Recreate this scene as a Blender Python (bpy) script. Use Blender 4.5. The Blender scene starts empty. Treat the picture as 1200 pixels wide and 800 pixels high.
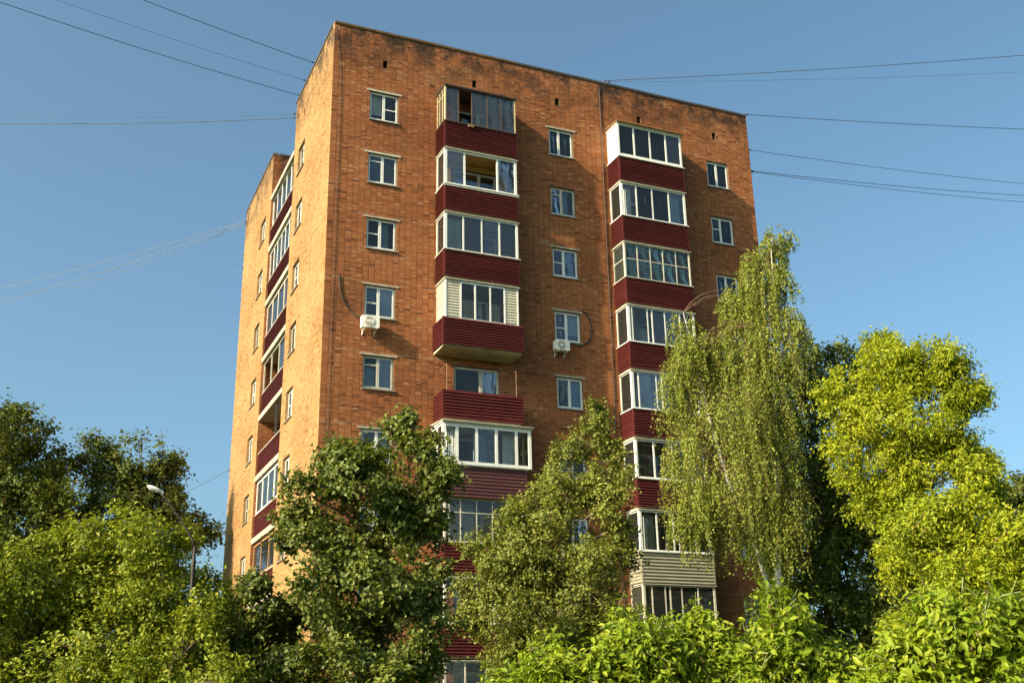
import bpy, math, random
import numpy as np
from mathutils import Vector, Matrix

random.seed(7)
rng = np.random.RandomState(11)
SC = bpy.context.scene
COL = SC.collection

# ------------------------------------------------------------------ camera, sky, sun, exposure
CAM = Vector((-8.941, -37.514, 1.704))
YAW, PITCH, ROLL, FPX = 0.41475, 0.33468, -0.019576, 1290.8
cam = bpy.data.cameras.new('camera')
cam_o = bpy.data.objects.new('camera', cam)
COL.objects.link(cam_o)
cam.sensor_width = 36.0
cam.lens = 36.0 * FPX / 1200.0
cam.clip_end = 6000
fw = Vector((math.sin(YAW) * math.cos(PITCH), math.cos(YAW) * math.cos(PITCH), math.sin(PITCH)))
rt = Vector((math.cos(YAW), -math.sin(YAW), 0))
up = rt.cross(fw)
r2 = rt * math.cos(ROLL) + up * math.sin(ROLL)
u2 = -rt * math.sin(ROLL) + up * math.cos(ROLL)
cam_o.matrix_world = Matrix(((r2.x, u2.x, -fw.x, CAM.x), (r2.y, u2.y, -fw.y, CAM.y),
                             (r2.z, u2.z, -fw.z, CAM.z), (0, 0, 0, 1)))
SC.camera = cam_o

SUN_EL, SUN_AZ = math.radians(28.5), math.radians(256.8)      # azimuth from +Y towards +X
world = bpy.data.worlds.new('World')
SC.world = world
world.use_nodes = True
wn = world.node_tree
sky = wn.nodes.new('ShaderNodeTexSky')
sky.sky_type = 'NISHITA'
sky.sun_disc = False
sky.sun_elevation = SUN_EL
sky.sun_rotation = SUN_AZ
sky.altitude = 150
sky.air_density = 0.7
sky.dust_density = 5.0
sky.ozone_density = 3.0
wb = wn.nodes.new('ShaderNodeMix')            # white balance of the whole sky
wb.data_type = 'RGBA'
wb.blend_type = 'MULTIPLY'
wb.inputs['Factor'].default_value = 1.0
wb.inputs[7].default_value = (0.99, 1.18, 1.00, 1)
wn.links.new(sky.outputs[0], wb.inputs[6])
wn.links.new(wb.outputs[2], wn.nodes['Background'].inputs[0])
wn.nodes['Background'].inputs[1].default_value = 0.110
sun = bpy.data.lights.new('sun', 'SUN')
sun.energy = 5.0
sun.angle = math.radians(0.5)
sun.color = (1.0, 0.84, 0.58)
sun_o = bpy.data.objects.new('sun', sun)
COL.objects.link(sun_o)
sdir = Vector((math.sin(SUN_AZ) * math.cos(SUN_EL), math.cos(SUN_AZ) * math.cos(SUN_EL), math.sin(SUN_EL)))
sun_o.rotation_euler = sdir.to_track_quat('Z', 'Y').to_euler()
sun_o.location = sdir * 80
SC.view_settings.view_transform = 'Standard'
SC.view_settings.look = 'None'
SC.view_settings.exposure = 1.2
SC.view_settings.gamma = 1.0
SC.view_settings.use_curve_mapping = False
SC.render.engine = 'CYCLES'
SC.cycles.max_bounces = 6
SC.cycles.transparent_max_bounces = 12
SC.cycles.caustics_reflective = False
SC.cycles.caustics_refractive = False

# ------------------------------------------------------------------ materials
MAT = {}


def nt(name):
    m = bpy.data.materials.new(name)
    m.use_nodes = True
    MAT[name] = m
    return m, m.node_tree, m.node_tree.nodes['Principled BSDF']


def noise(t, scale, detail=4, rough=0.6, vec=None):
    n = t.nodes.new('ShaderNodeTexNoise')
    n.inputs['Scale'].default_value = scale
    n.inputs['Detail'].default_value = detail
    n.inputs['Roughness'].default_value = rough
    if vec is not None:
        t.links.new(vec, n.inputs['Vector'])
    return n.outputs['Fac']


def ramp(t, fac, stops):
    r = t.nodes.new('ShaderNodeValToRGB')
    els = r.color_ramp.elements
    while len(els) < len(stops):
        els.new(0.5)
    for e, (p, c) in zip(els, stops):
        e.position = p
        e.color = (*c, 1) if len(c) == 3 else c
    if fac is not None:
        t.links.new(fac, r.inputs['Fac'])
    return r.outputs['Color']


def mixc(t, fac, a, b, mode='MIX'):
    m = t.nodes.new('ShaderNodeMix')
    m.data_type = 'RGBA'
    m.blend_type = mode
    for s, v in ((m.inputs['Factor'], fac), (m.inputs[6], a), (m.inputs[7], b)):
        if hasattr(v, 'is_linked'):
            t.links.new(v, s)
        elif isinstance(v, (int, float)):
            s.default_value = v
        else:
            s.default_value = (*v, 1)
    return m.outputs[2]


def maths(t, op, a, b=None, clamp=False):
    m = t.nodes.new('ShaderNodeMath')
    m.operation = op
    m.use_clamp = clamp
    for s, v in ((m.inputs[0], a), (m.inputs[1], b)):
        if v is None:
            continue
        if hasattr(v, 'is_linked'):
            t.links.new(v, s)
        else:
            s.default_value = v
    return m.outputs[0]


def maprange(t, v, a, b):
    m = t.nodes.new('ShaderNodeMapRange')
    m.inputs[1].default_value = a
    m.inputs[2].default_value = b
    t.links.new(v, m.inputs[0])
    return m.outputs[0]


def objvec(t, scale=(1, 1, 1)):
    g = t.nodes.new('ShaderNodeNewGeometry')
    mp = t.nodes.new('ShaderNodeMapping')
    mp.inputs['Scale'].default_value = scale
    t.links.new(g.outputs['Position'], mp.inputs['Vector'])
    return mp.outputs[0]


def bump(t, b, h, strength, dist):
    n = t.nodes.new('ShaderNodeBump')
    n.inputs['Strength'].default_value = strength
    n.inputs['Distance'].default_value = dist
    t.links.new(h, n.inputs['Height'])
    t.links.new(n.outputs[0], b.inputs['Normal'])


def attr(t, name):
    a = t.nodes.new('ShaderNodeAttribute')
    a.attribute_name = name
    return a.outputs['Fac']


def plain(name, col, rough=0.6, var=0.12, scale=3.0, metal=0.0, spec=0.5, dirt=None, bmp=0.0, perobj=0.0):
    """A colour with blotchy wear and streaks of dirt."""
    m, t, b = nt(name)
    v = objvec(t)
    f = noise(t, scale, 6, 0.65, v)
    lo = tuple(c * (1 - var) for c in col)
    hi = tuple(min(1, c * (1 + var)) for c in col)
    c = ramp(t, f, [(0.3, lo), (0.7, hi)])
    if dirt:
        s = noise(t, 1.0, 5, 0.7, objvec(t, (9, 9, 1.2)))
        c = mixc(t, maths(t, 'MULTIPLY', maprange(t, s, 0.48, 0.72), 0.55), c, dirt)
    if perobj:          # every board weathers a little differently
        oi = t.nodes.new('ShaderNodeObjectInfo')
        c = mixc(t, maths(t, 'MULTIPLY', oi.outputs['Random'], perobj * 2), c, tuple(q * 0.45 for q in col))
    t.links.new(c, b.inputs['Base Color'])
    b.inputs['Roughness'].default_value = rough
    b.inputs['Metallic'].default_value = metal
    b.inputs['Specular IOR Level'].default_value = spec
    if bmp:
        bump(t, b, noise(t, 60, 3, 0.6, v), bmp, 0.004)
    return m


def brick_material(name, pal):
    m, t, b = nt(name)
    v = objvec(t)
    base = ramp(t, attr(t, 'tint'), pal)
    fine = noise(t, 26, 4, 0.7, v)
    c = mixc(t, 0.38, base, ramp(t, fine, [(0.3, (0.30, 0.30, 0.30)), (0.72, (0.78, 0.76, 0.74))]), 'OVERLAY')
    # broad weathering patches
    patch = noise(t, 0.35, 5, 0.62, objvec(t, (1, 1, 1.5)))
    c = mixc(t, maths(t, 'MULTIPLY', maprange(t, patch, 0.50, 0.72), 0.30), c, (0.13, 0.05, 0.024))
    patch2 = noise(t, 0.8, 6, 0.66, objvec(t, (1.0, 1.0, 2.2)))
    c = mixc(t, maths(t, 'MULTIPLY', maprange(t, patch2, 0.55, 0.75), 0.28), c, (0.32, 0.19, 0.10))
    # rain streaks and pale bands along the courses
    streak = noise(t, 1.0, 5, 0.7, objvec(t, (3.2, 3.2, 0.22)))
    c = mixc(t, maths(t, 'MULTIPLY', maprange(t, streak, 0.54, 0.74), 0.42), c, (0.10, 0.042, 0.022))
    band = noise(t, 1.0, 5, 0.75, objvec(t, (0.5, 0.5, 5.0)))
    c = mixc(t, maths(t, 'MULTIPLY', maprange(t, band, 0.58, 0.76), 0.40), c, (0.42, 0.27, 0.16))
    grain = noise(t, 1.0, 3, 0.8, objvec(t, (16, 16, 40)))
    c = mixc(t, 0.5, c, ramp(t, grain, [(0.32, (0.22, 0.22, 0.22)), (0.70, (0.80, 0.79, 0.78))]), 'OVERLAY')
    # soot and lime runs below the roof edge
    sep = t.nodes.new('ShaderNodeSeparateXYZ')
    t.links.new(v, sep.inputs[0])
    ph = maths(t, 'FRACT', maths(t, 'DIVIDE', maths(t, 'SUBTRACT', sep.outputs['Z'], 1.2 + 2.42), 2.8))
    line = maths(t, 'MULTIPLY', maths(t, 'LESS_THAN', ph, 0.020), maprange(t, noise(t, 0.9, 5, 0.7, objvec(t, (1, 1, 0.2))), 0.42, 0.62))
    c = mixc(t, maths(t, 'MULTIPLY', line, 0.45), c, (0.40, 0.30, 0.20))
    high = maprange(t, sep.outputs['Z'], 26.4, 28.4)
    soot = noise(t, 0.9, 6, 0.72, objvec(t, (1.3, 1.3, 1.0)))
    sm = maths(t, 'MULTIPLY', maprange(t, soot, 0.42, 0.57), high)
    c = mixc(t, maths(t, 'MULTIPLY', sm, 0.9), c, (0.022, 0.015, 0.012))
    lime = noise(t, 1.6, 6, 0.75, objvec(t, (1.0, 1.0, 2.6)))
    lm = maths(t, 'MULTIPLY', maprange(t, lime, 0.56, 0.72), maprange(t, sep.outputs['Z'], 25.0, 27.6))
    c = mixc(t, maths(t, 'MULTIPLY', lm, 0.5), c, (0.40, 0.30, 0.20))
    t.links.new(c, b.inputs['Base Color'])
    b.inputs['Roughness'].default_value = 0.85
    b.inputs['Specular IOR Level'].default_value = 0.25
    bump(t, b, noise(t, 70, 4, 0.7, v), 0.5, 0.004)
    return m


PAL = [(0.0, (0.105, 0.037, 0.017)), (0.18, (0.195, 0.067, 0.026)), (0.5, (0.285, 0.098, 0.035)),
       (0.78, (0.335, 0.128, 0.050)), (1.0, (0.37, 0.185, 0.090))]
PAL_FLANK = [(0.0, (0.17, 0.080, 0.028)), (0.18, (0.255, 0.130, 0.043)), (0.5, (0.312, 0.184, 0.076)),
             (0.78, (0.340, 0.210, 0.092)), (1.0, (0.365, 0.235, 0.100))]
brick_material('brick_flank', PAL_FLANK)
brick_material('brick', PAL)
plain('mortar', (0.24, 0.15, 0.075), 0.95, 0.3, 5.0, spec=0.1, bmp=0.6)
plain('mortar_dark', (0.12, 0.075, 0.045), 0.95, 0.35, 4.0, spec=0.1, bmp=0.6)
plain('concrete', (0.36, 0.31, 0.24), 0.9, 0.25, 2.5, dirt=(0.12, 0.09, 0.06), bmp=0.5)
plain('plaster', (0.52, 0.43, 0.32), 0.9, 0.2, 4.0, dirt=(0.22, 0.16, 0.1))
plain('white_plastic', (0.66, 0.66, 0.63), 0.38, 0.05, 2.0, dirt=(0.50, 0.46, 0.38))
plain('aged_white', (0.46, 0.43, 0.36), 0.55, 0.14, 5.0, dirt=(0.3, 0.24, 0.17))
plain('cream_siding', (0.46, 0.43, 0.34), 0.5, 0.08, 3.0, dirt=(0.4, 0.34, 0.25))
plain('dark_timber', (0.075, 0.045, 0.03), 0.6, 0.35, 8.0)
plain('brown_timber', (0.26, 0.125, 0.055), 0.6, 0.3, 7.0)
plain('pale_timber', (0.50, 0.38, 0.22), 0.6, 0.2, 7.0)
plain('pine_plank', (0.52, 0.29, 0.105), 0.5, 0.22, 6.0)
plain('red_siding', (0.084, 0.0150, 0.0145), 0.6, 0.2, 2.2, spec=0.15, dirt=(0.065, 0.016, 0.014), perobj=0.22)
plain('plum_siding', (0.085, 0.026, 0.025), 0.5, 0.15, 2.2, dirt=(0.055, 0.022, 0.020), perobj=0.12)
plain('grey_siding', (0.25, 0.23, 0.165), 0.5, 0.1, 2.2, dirt=(0.2, 0.17, 0.12))
plain('green_board', (0.16, 0.33, 0.26), 0.35, 0.18, 3.0, dirt=(0.1, 0.2, 0.15))
plain('roof_metal', (0.07, 0.055, 0.05), 0.5, 0.3, 6.0, metal=0.2)
plain('zinc', (0.42, 0.40, 0.37), 0.45, 0.2, 6.0, metal=0.4)
plain('roofing_felt', (0.06, 0.058, 0.055), 0.95, 0.25, 2.0)
plain('dark_steel', (0.055, 0.05, 0.048), 0.55, 0.3, 8.0, metal=0.3)
plain('rusty_steel', (0.22, 0.12, 0.07), 0.7, 0.35, 9.0, metal=0.2)
plain('vent_dark', (0.012, 0.010, 0.009), 0.95, 0.2)
plain('room_paint', (0.42, 0.38, 0.32), 0.9, 0.15, 1.5)
plain('curtain_white', (0.75, 0.76, 0.74), 0.9, 0.1, 5.0)
plain('curtain_blue', (0.30, 0.42, 0.55), 0.9, 0.15, 5.0)
plain('curtain_mint', (0.36, 0.60, 0.56), 0.9, 0.1, 5.0)
plain('curtain_sand', (0.45, 0.38, 0.27), 0.9, 0.15, 5.0)
plain('curtain_green', (0.16, 0.34, 0.20), 0.9, 0.2, 5.0)
plain('toy_red', (0.55, 0.03, 0.04), 0.6, 0.1)
plain('slab_paint', (0.34, 0.30, 0.235), 0.8, 0.2, 3.0, dirt=(0.16, 0.12, 0.08))
plain('conditioner_white', (0.74, 0.71, 0.64), 0.45, 0.06, 3.0, dirt=(0.45, 0.38, 0.28))
plain('rubber_black', (0.028, 0.026, 0.024), 0.7, 0.2)
plain('wire_dark', (0.03, 0.03, 0.032), 0.6, 0.2)
plain('wire_pale', (0.095, 0.10, 0.11), 0.6, 0.15)
plain('lamp_steel', (0.022, 0.017, 0.014), 0.6, 0.3, 6.0, metal=0.3, dirt=(0.08, 0.04, 0.02))
plain('lamp_shell', (0.66, 0.64, 0.60), 0.4, 0.1, 6.0)
plain('lamp_lens', (0.30, 0.31, 0.30), 0.15, 0.1, 6.0)
plain('bark', (0.085, 0.062, 0.042), 0.95, 0.45, 12.0, spec=0.1, bmp=0.9)
plain('bark_pale', (0.22, 0.18, 0.13), 0.95, 0.4, 12.0, spec=0.1, bmp=0.9)
plain('green_stem', (0.14, 0.16, 0.05), 0.7, 0.25, 12.0)
plain('twig', (0.15, 0.085, 0.05), 0.8, 0.3, 12.0)

m, t, b = nt('birch_bark')
sc = noise(t, 1.0, 5, 0.7, objvec(t, (6, 6, 22)))
t.links.new(ramp(t, sc, [(0.40, (0.035, 0.03, 0.028)), (0.47, (0.52, 0.49, 0.45)), (0.7, (0.70, 0.67, 0.62))]), b.inputs['Base Color'])
b.inputs['Roughness'].default_value = 0.8

m, t, b = nt('ground_grass')
g1 = noise(t, 0.6, 6, 0.65, objvec(t))
t.links.new(ramp(t, g1, [(0.3, (0.035, 0.055, 0.015)), (0.55, (0.06, 0.085, 0.022)), (0.75, (0.10, 0.09, 0.045))]), b.inputs['Base Color'])
b.inputs['Roughness'].default_value = 0.95
bump(t, b, noise(t, 14, 5, 0.7, objvec(t)), 1.0, 0.06)


def glass(name, tint, ior, dust):
    """Thin window glass: clear towards the room, mirror-like by Fresnel, a little dust."""
    m = bpy.data.materials.new(name)
    m.use_nodes = True
    MAT[name] = m
    t = m.node_tree
    t.nodes.clear()
    out = t.nodes.new('ShaderNodeOutputMaterial')
    tr = t.nodes.new('ShaderNodeBsdfTransparent')
    tr.inputs[0].default_value = (*tint, 1)
    gl = t.nodes.new('ShaderNodeBsdfGlossy')
    gl.inputs['Roughness'].default_value = 0.015
    n = t.nodes.new('ShaderNodeTexNoise')
    n.inputs['Scale'].default_value = 1.1
    n.inputs['Detail'].default_value = 2
    bp = t.nodes.new('ShaderNodeBump')
    bp.inputs['Strength'].default_value = 0.25
    bp.inputs['Distance'].default_value = 0.05
    t.links.new(n.outputs['Fac'], bp.inputs['Height'])
    t.links.new(bp.outputs[0], gl.inputs['Normal'])
    fr = t.nodes.new('ShaderNodeFresnel')
    fr.inputs['IOR'].default_value = ior
    mx = t.nodes.new('ShaderNodeMixShader')
    t.links.new(fr.outputs[0], mx.inputs[0])
    t.links.new(tr.outputs[0], mx.inputs[1])
    t.links.new(gl.outputs[0], mx.inputs[2])
    df = t.nodes.new('ShaderNodeBsdfDiffuse')
    df.inputs[0].default_value = (0.55, 0.56, 0.55, 1)
    mx2 = t.nodes.new('ShaderNodeMixShader')
    mx2.inputs[0].default_value = dust
    t.links.new(mx.outputs[0], mx2.inputs[1])
    t.links.new(df.outputs[0], mx2.inputs[2])
    t.links.new(mx2.outputs[0], out.inputs[0])


glass('window_glass', (0.88, 0.91, 0.92), 1.7, 0.012)
glass('window_glass_bright', (0.88, 0.90, 0.91), 2.1, 0.02)
glass('window_glass_clear', (0.93, 0.94, 0.93), 1.45, 0.01)
glass('balcony_glass', (0.84, 0.87, 0.87), 1.6, 0.012)
glass('old_glass', (0.74, 0.73, 0.70), 1.6, 0.03)
glass('green_glass', (0.52, 0.70, 0.62), 1.6, 0.03)


def leaf_material(name, dark, mid, light, trans, gloss=0.35):
    m = bpy.data.materials.new(name)
    m.use_nodes = True
    MAT[name] = m
    t = m.node_tree
    b = t.nodes['Principled BSDF']
    c = ramp(t, attr(t, 'tint'), [(0.0, (0.13, 0.085, 0.03)), (0.03, dark), (0.5, mid), (1.0, light)])
    t.links.new(c, b.inputs['Base Color'])
    b.inputs['Roughness'].default_value = 0.5
    b.inputs['Specular IOR Level'].default_value = gloss
    tl = t.nodes.new('ShaderNodeBsdfTranslucent')
    t.links.new(mixc(t, 1.0, c, (1.0, 1.0, 0.55), 'MULTIPLY'), tl.inputs[0])
    mx = t.nodes.new('ShaderNodeMixShader')
    mx.inputs[0].default_value = trans
    t.links.new(b.outputs[0], mx.inputs[1])
    t.links.new(tl.outputs[0], mx.inputs[2])
    t.links.new(mx.outputs[0], t.nodes['Material Output'].inputs[0])


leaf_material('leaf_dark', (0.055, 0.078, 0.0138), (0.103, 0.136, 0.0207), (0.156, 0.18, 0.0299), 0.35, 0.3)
leaf_material('leaf_bush', (0.101, 0.139, 0.0115), (0.202, 0.240, 0.0172), (0.312, 0.324, 0.0253), 0.4, 0.3)
leaf_material('leaf_linden', (0.051, 0.072, 0.0097), (0.110, 0.136, 0.0177), (0.196, 0.22, 0.0370), 0.34, 0.42)
leaf_material('leaf_apple', (0.086, 0.105, 0.0126), (0.163, 0.184, 0.0230), (0.249, 0.255, 0.0391), 0.36, 0.4)
leaf_material('leaf_birch', (0.120, 0.155, 0.0184), (0.215, 0.25, 0.0322), (0.315, 0.325, 0.0552), 0.4, 0.35)
leaf_material('leaf_maple', (0.149, 0.195, 0.0092), (0.271, 0.312, 0.0126), (0.380, 0.39, 0.0184), 0.45, 0.3)
leaf_material('leaf_shrub', (0.117, 0.18, 0.0069), (0.216, 0.28, 0.0138), (0.333, 0.365, 0.0322), 0.45, 0.25)

# ------------------------------------------------------------------ mesh helpers


class MB:
    def __init__(s):
        s.v, s.f = [], []

    def box(s, p, q):
        x0, x1 = sorted((p[0], q[0])); y0, y1 = sorted((p[1], q[1])); z0, z1 = sorted((p[2], q[2]))
        i = len(s.v)
        s.v += [(x0, y0, z0), (x1, y0, z0), (x1, y1, z0), (x0, y1, z0), (x0, y0, z1), (x1, y0, z1), (x1, y1, z1), (x0, y1, z1)]
        s.f += [tuple(i + k for k in f) for f in ((0, 3, 2, 1), (4, 5, 6, 7), (0, 1, 5, 4), (1, 2, 6, 5), (2, 3, 7, 6), (3, 0, 4, 7))]
        return s

    def quad(s, a, b, c, d):
        i = len(s.v)
        s.v += [tuple(a), tuple(b), tuple(c), tuple(d)]
        s.f.append((i, i + 1, i + 2, i + 3))
        return s

    def prism(s, prof, a, b):
        """prof: points at end a given as functions of end; here two equal lists of 3D points."""
        i, n = len(s.v), len(a)
        s.v += [tuple(p) for p in a] + [tuple(p) for p in b]
        for k in range(n):
            s.f.append((i + k, i + (k + 1) % n, i + n + (k + 1) % n, i + n + k))
        s.f.append(tuple(range(i + n - 1, i - 1, -1)))
        s.f.append(tuple(range(i + n, i + 2 * n)))
        return s

    def tube(s, pts, rad, sides=6, cap=True):
        pts = [Vector(p) for p in pts]
        if not hasattr(rad, '__len__'):
            rad = [rad] * len(pts)
        base = len(s.v)
        prev = None
        for k, p in enumerate(pts):
            d = (pts[min(k + 1, len(pts) - 1)] - pts[max(k - 1, 0)])
            d = d.normalized() if d.length > 1e-9 else Vector((0, 0, 1))
            if prev is None:
                a = Vector((1, 0, 0)) if abs(d.x) < 0.8 else Vector((0, 1, 0))
                a = (a - d * a.dot(d)).normalized()
            else:
                a = (prev - d * prev.dot(d)).normalized()
            prev = a
            bb = d.cross(a)
            for j in range(sides):
                th = 2 * math.pi * j / sides
                s.v.append(tuple(p + (a * math.cos(th) + bb * math.sin(th)) * rad[k]))
        for k in range(len(pts) - 1):
            for j in range(sides):
                A = base + k * sides + j
                B = base + k * sides + (j + 1) % sides
                s.f.append((A, B, B + sides, A + sides))
        if cap:
            s.f.append(tuple(base + j for j in range(sides - 1, -1, -1)))
            e = base + (len(pts) - 1) * sides
            s.f.append(tuple(e + j for j in range(sides)))
        return s

    def build(s, name, mat, parent=None, smooth=False, origin=None):
        me = bpy.data.meshes.new(name)
        o = Vector(origin) if origin is not None else Vector((0, 0, 0))
        me.from_pydata([(v[0] - o.x, v[1] - o.y, v[2] - o.z) for v in s.v], [], s.f)
        me.materials.append(MAT[mat])
        if smooth:
            me.polygons.foreach_set('use_smooth', [True] * len(me.polygons))
        me.update()
        return link(name, me, parent, o)


def wpos(o):
    p = Vector((0, 0, 0))
    while o is not None:
        p += o.location
        o = o.parent
    return p


def link(name, me, parent=None, loc=(0, 0, 0)):
    """Link an object at a WORLD location under a parent (parents only ever translate)."""
    ob = bpy.data.objects.new(name, me)
    COL.objects.link(ob)
    ob.location = Vector(loc)
    if parent is not None:
        ob.parent = parent
        ob.location = Vector(loc) - wpos(parent)
    return ob


def thing(name, label, cat, loc, group=None):
    o = bpy.data.objects.new(name, None)
    COL.objects.link(o)
    o.location = loc
    o.empty_display_size = 0.3
    return tag(o, label, cat, group)


def tag(o, label=None, cat=None, group=None, kind=None):
    for k, v in (('label', label), ('category', cat), ('group', group), ('kind', kind)):
        if v:
            o[k] = v
    return o


# ------------------------------------------------------------------ ground
g = MB()
N = 24
ext = [-1500, -600, -250, -120] + [-70 + 10 * i for i in range(15)] + [120, 250, 600, 1500]
for i in range(len(ext) - 1):
    for j in range(len(ext) - 1):
        g.quad((ext[i], ext[j], 0), (ext[i + 1], ext[j], 0), (ext[i + 1], ext[j + 1], 0), (ext[i], ext[j + 1], 0))
tag(g.build('ground', 'ground_grass'), kind='structure')

# ------------------------------------------------------------------ the apartment building
F0, FH = 1.2, 2.8                  # level of the first floor, storey height
BW, BD, BH = 19.92, 18.9, 28.8     # facade width, depth, roof edge
NY0, NY1, NX = 6.7, 11.75, 1.9     # the loggia notch in the left flank
bld = thing('apartment_building', 'nine storey orange brick apartment block with dark red panelled balconies', 'building', (BW / 2, BD / 2, 0))


def fl(k):
    return F0 + FH * (k - 1)


class Face:
    """A vertical wall plane: P(u, z, d) with u along the wall, d outwards."""
    def __init__(s, o, ux, n):
        s.o, s.u, s.n = Vector(o), Vector(ux), Vector(n)

    def P(s, u, z, d=0.0):
        q = s.o + s.u * u + s.n * d
        return (q.x, q.y, z)


FRONT = Face((0, 0, 0), (1, 0, 0), (0, -1, 0))
FLANK = Face((0, 0, 0), (0, 1, 0), (-1, 0, 0))
NOTCH_FAR = Face((0, NY1, 0), (1, 0, 0), (0, -1, 0))     # wall of the far wing facing the camera
NOTCH_BACK = Face((NX, 0, 0), (0, 1, 0), (-1, 0, 0))
WIN_A, WIN_B, WIN_C = (1.55, 2.75), (9.48, 10.64), (17.46, 18.62)
B1, B2 = (4.38, 7.50), (12.30, 15.50)
front_open, flank_open, notch_open = [], [], []
WZ0, WZ1 = 1.05, 2.32
for k in range(1, 10):
    for a, b_ in (WIN_A, WIN_B, WIN_C):
        front_open.append((a, b_, fl(k) + WZ0, fl(k) + WZ1))
    front_open.append((5.12, 7.02, fl(k) + 0.12, fl(k) + 2.30))
    front_open.append((13.0, 14.9, fl(k) + 0.12, fl(k) + 2.30))
    flank_open.append((4.60, 5.85, fl(k) + WZ0, fl(k) + WZ1))
    flank_open.append((12.95, 14.2, fl(k) + WZ0, fl(k) + WZ1))
    notch_open.append((8.1, 10.4, fl(k) + 0.12, fl(k) + 2.30))
VENTS_F = [(2.16, 27.28), (6.07, 27.27), (9.95, 27.28), (14.02, 27.29), (18.0, 27.3)]
VENTS_S = [(5.0, 27.4), (13.7, 27.35)]
for x, z in VENTS_F:
    front_open.append((x - 0.10, x + 0.10, z - 0.17, z + 0.17))
for y, z in VENTS_S:
    flank_open.append((y - 0.10, y + 0.10, z - 0.17, z + 0.17))


def wall_mesh(mb, F, u0, u1, z0, z1, opens, depth=0.28):
    us = sorted({u0, u1} | {v for o in opens for v in o[:2] if u0 < v < u1})
    zs = sorted({z0, z1} | {v for o in opens for v in o[2:] if z0 < v < z1})
    for i in range(len(us) - 1):
        for j in range(len(zs) - 1):
            cu, cz = (us[i] + us[i + 1]) / 2, (zs[j] + zs[j + 1]) / 2
            if any(o[0] < cu < o[1] and o[2] < cz < o[3] for o in opens):
                continue
            mb.quad(F.P(us[i], zs[j]), F.P(us[i + 1], zs[j]), F.P(us[i + 1], zs[j + 1]), F.P(us[i], zs[j + 1]))
    for a, b_, c, d in opens:
        if a < u0 or b_ > u1:
            continue
        mb.quad(F.P(a, c), F.P(a, d), F.P(a, d, -depth), F.P(a, c, -depth))
        mb.quad(F.P(b_, c), F.P(b_, d), F.P(b_, d, -depth), F.P(b_, c, -depth))
        mb.quad(F.P(a, d), F.P(b_, d), F.P(b_, d, -depth), F.P(a, d, -depth))
        mb.quad(F.P(a, c), F.P(b_, c), F.P(b_, c, -depth), F.P(a, c, -depth))


def brick_field(name, F, u0, u1, z0, z1, opens, parent, seed, mat='brick', lb=0.240, hb=0.0715, joint=0.013):
    """Every facing brick of a wall: stack bond, each one slightly proud, tilted and tinted."""
    r = np.random.RandomState(seed)
    rects = []
    nz = int((z1 - z0) / hb)
    nu = max(1, round((u1 - u0) / lb))
    lb = (u1 - u0) / nu
    for j in range(nz):
        a, b_ = z0 + j * hb, z0 + (j + 1) * hb
        row = [o for o in opens if o[2] < b_ - 0.02 and o[3] > a + 0.02]
        for i in range(nu):
            segs = [(u0 + i * lb, u0 + (i + 1) * lb)]
            for o in row:
                new = []
                for p, q in segs:
                    if o[1] <= p or o[0] >= q:
                        new.append((p, q))
                    else:
                        if o[0] - p > 0.04:
                            new.append((p, o[0] + joint * 0.4))
                        if q - o[1] > 0.04:
                            new.append((o[1] - joint * 0.4, q))
                segs = new
            for p, q in segs:
                rects.append((p, q, a, b_))
    R = np.array(rects)
    n = len(R)
    jt = joint * (0.75 + 0.5 * r.rand(n))
    # every column's perpend is rather open and uneven
    ju = jt * 1.35
    U0, U1 = R[:, 0] + ju / 2 + r.normal(0, 0.0015, n), R[:, 1] - ju / 2 + r.normal(0, 0.0015, n)
    Zb, Zt = R[:, 2] + jt / 2, R[:, 3] - jt / 2
    d = 0.0080 + r.normal(0, 0.0024, n).clip(-0.005, 0.006)
    tu = r.normal(0, 0.0012, n)
    tz = r.normal(0, 0.0006, n)
    V = np.zeros((n, 8, 3))
    o, ux, nn = np.array(F.o), np.array(F.u), np.array(F.n)
    ci = 0
    for back in (0, 1):
        for (uu, zz, su, szz) in ((U0, Zb, -1, -1), (U1, Zb, 1, -1), (U1, Zt, 1, 1), (U0, Zt, -1, 1)):
            dd = (d + su * tu + szz * tz) if not back else np.full(n, -0.004)
            V[:, ci] = o + uu[:, None] * ux + dd[:, None] * nn
            V[:, ci, 2] = zz
            ci += 1
    fq = np.array([[0, 1, 2, 3], [0, 4, 5, 1], [1, 5, 6, 2], [2, 6, 7, 3], [3, 7, 4, 0]])
    if np.cross(ux, [0, 0, 1]).dot(nn) < 0:
        fq = fq[:, ::-1]
    # clumps of similar firing plus single odd bricks
    cu, cz = (R[:, 0] + R[:, 1]) / 2, (R[:, 2] + R[:, 3]) / 2
    low = 0.5 + 0.10 * np.sin(cu * 0.9 + cz * 0.55 + seed) + 0.08 * np.sin(cz * 1.7 - cu * 0.5 + 2 * seed)
    tint = (low + r.normal(0, 0.14, n)).clip(0, 1)
    odd = r.rand(n)
    tint[odd < 0.035] = r.rand((odd < 0.035).sum()) * 0.15
    tint[odd > 0.965] = 0.85 + r.rand((odd > 0.965).sum()) * 0.15
    ob = raw_mesh(name, V.reshape(-1, 3), (fq[None] + 8 * np.arange(n)[:, None, None]).reshape(-1, 4), mat, np.repeat(tint, 5), parent)
    tag(ob, kind='stuff')
    return ob


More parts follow.
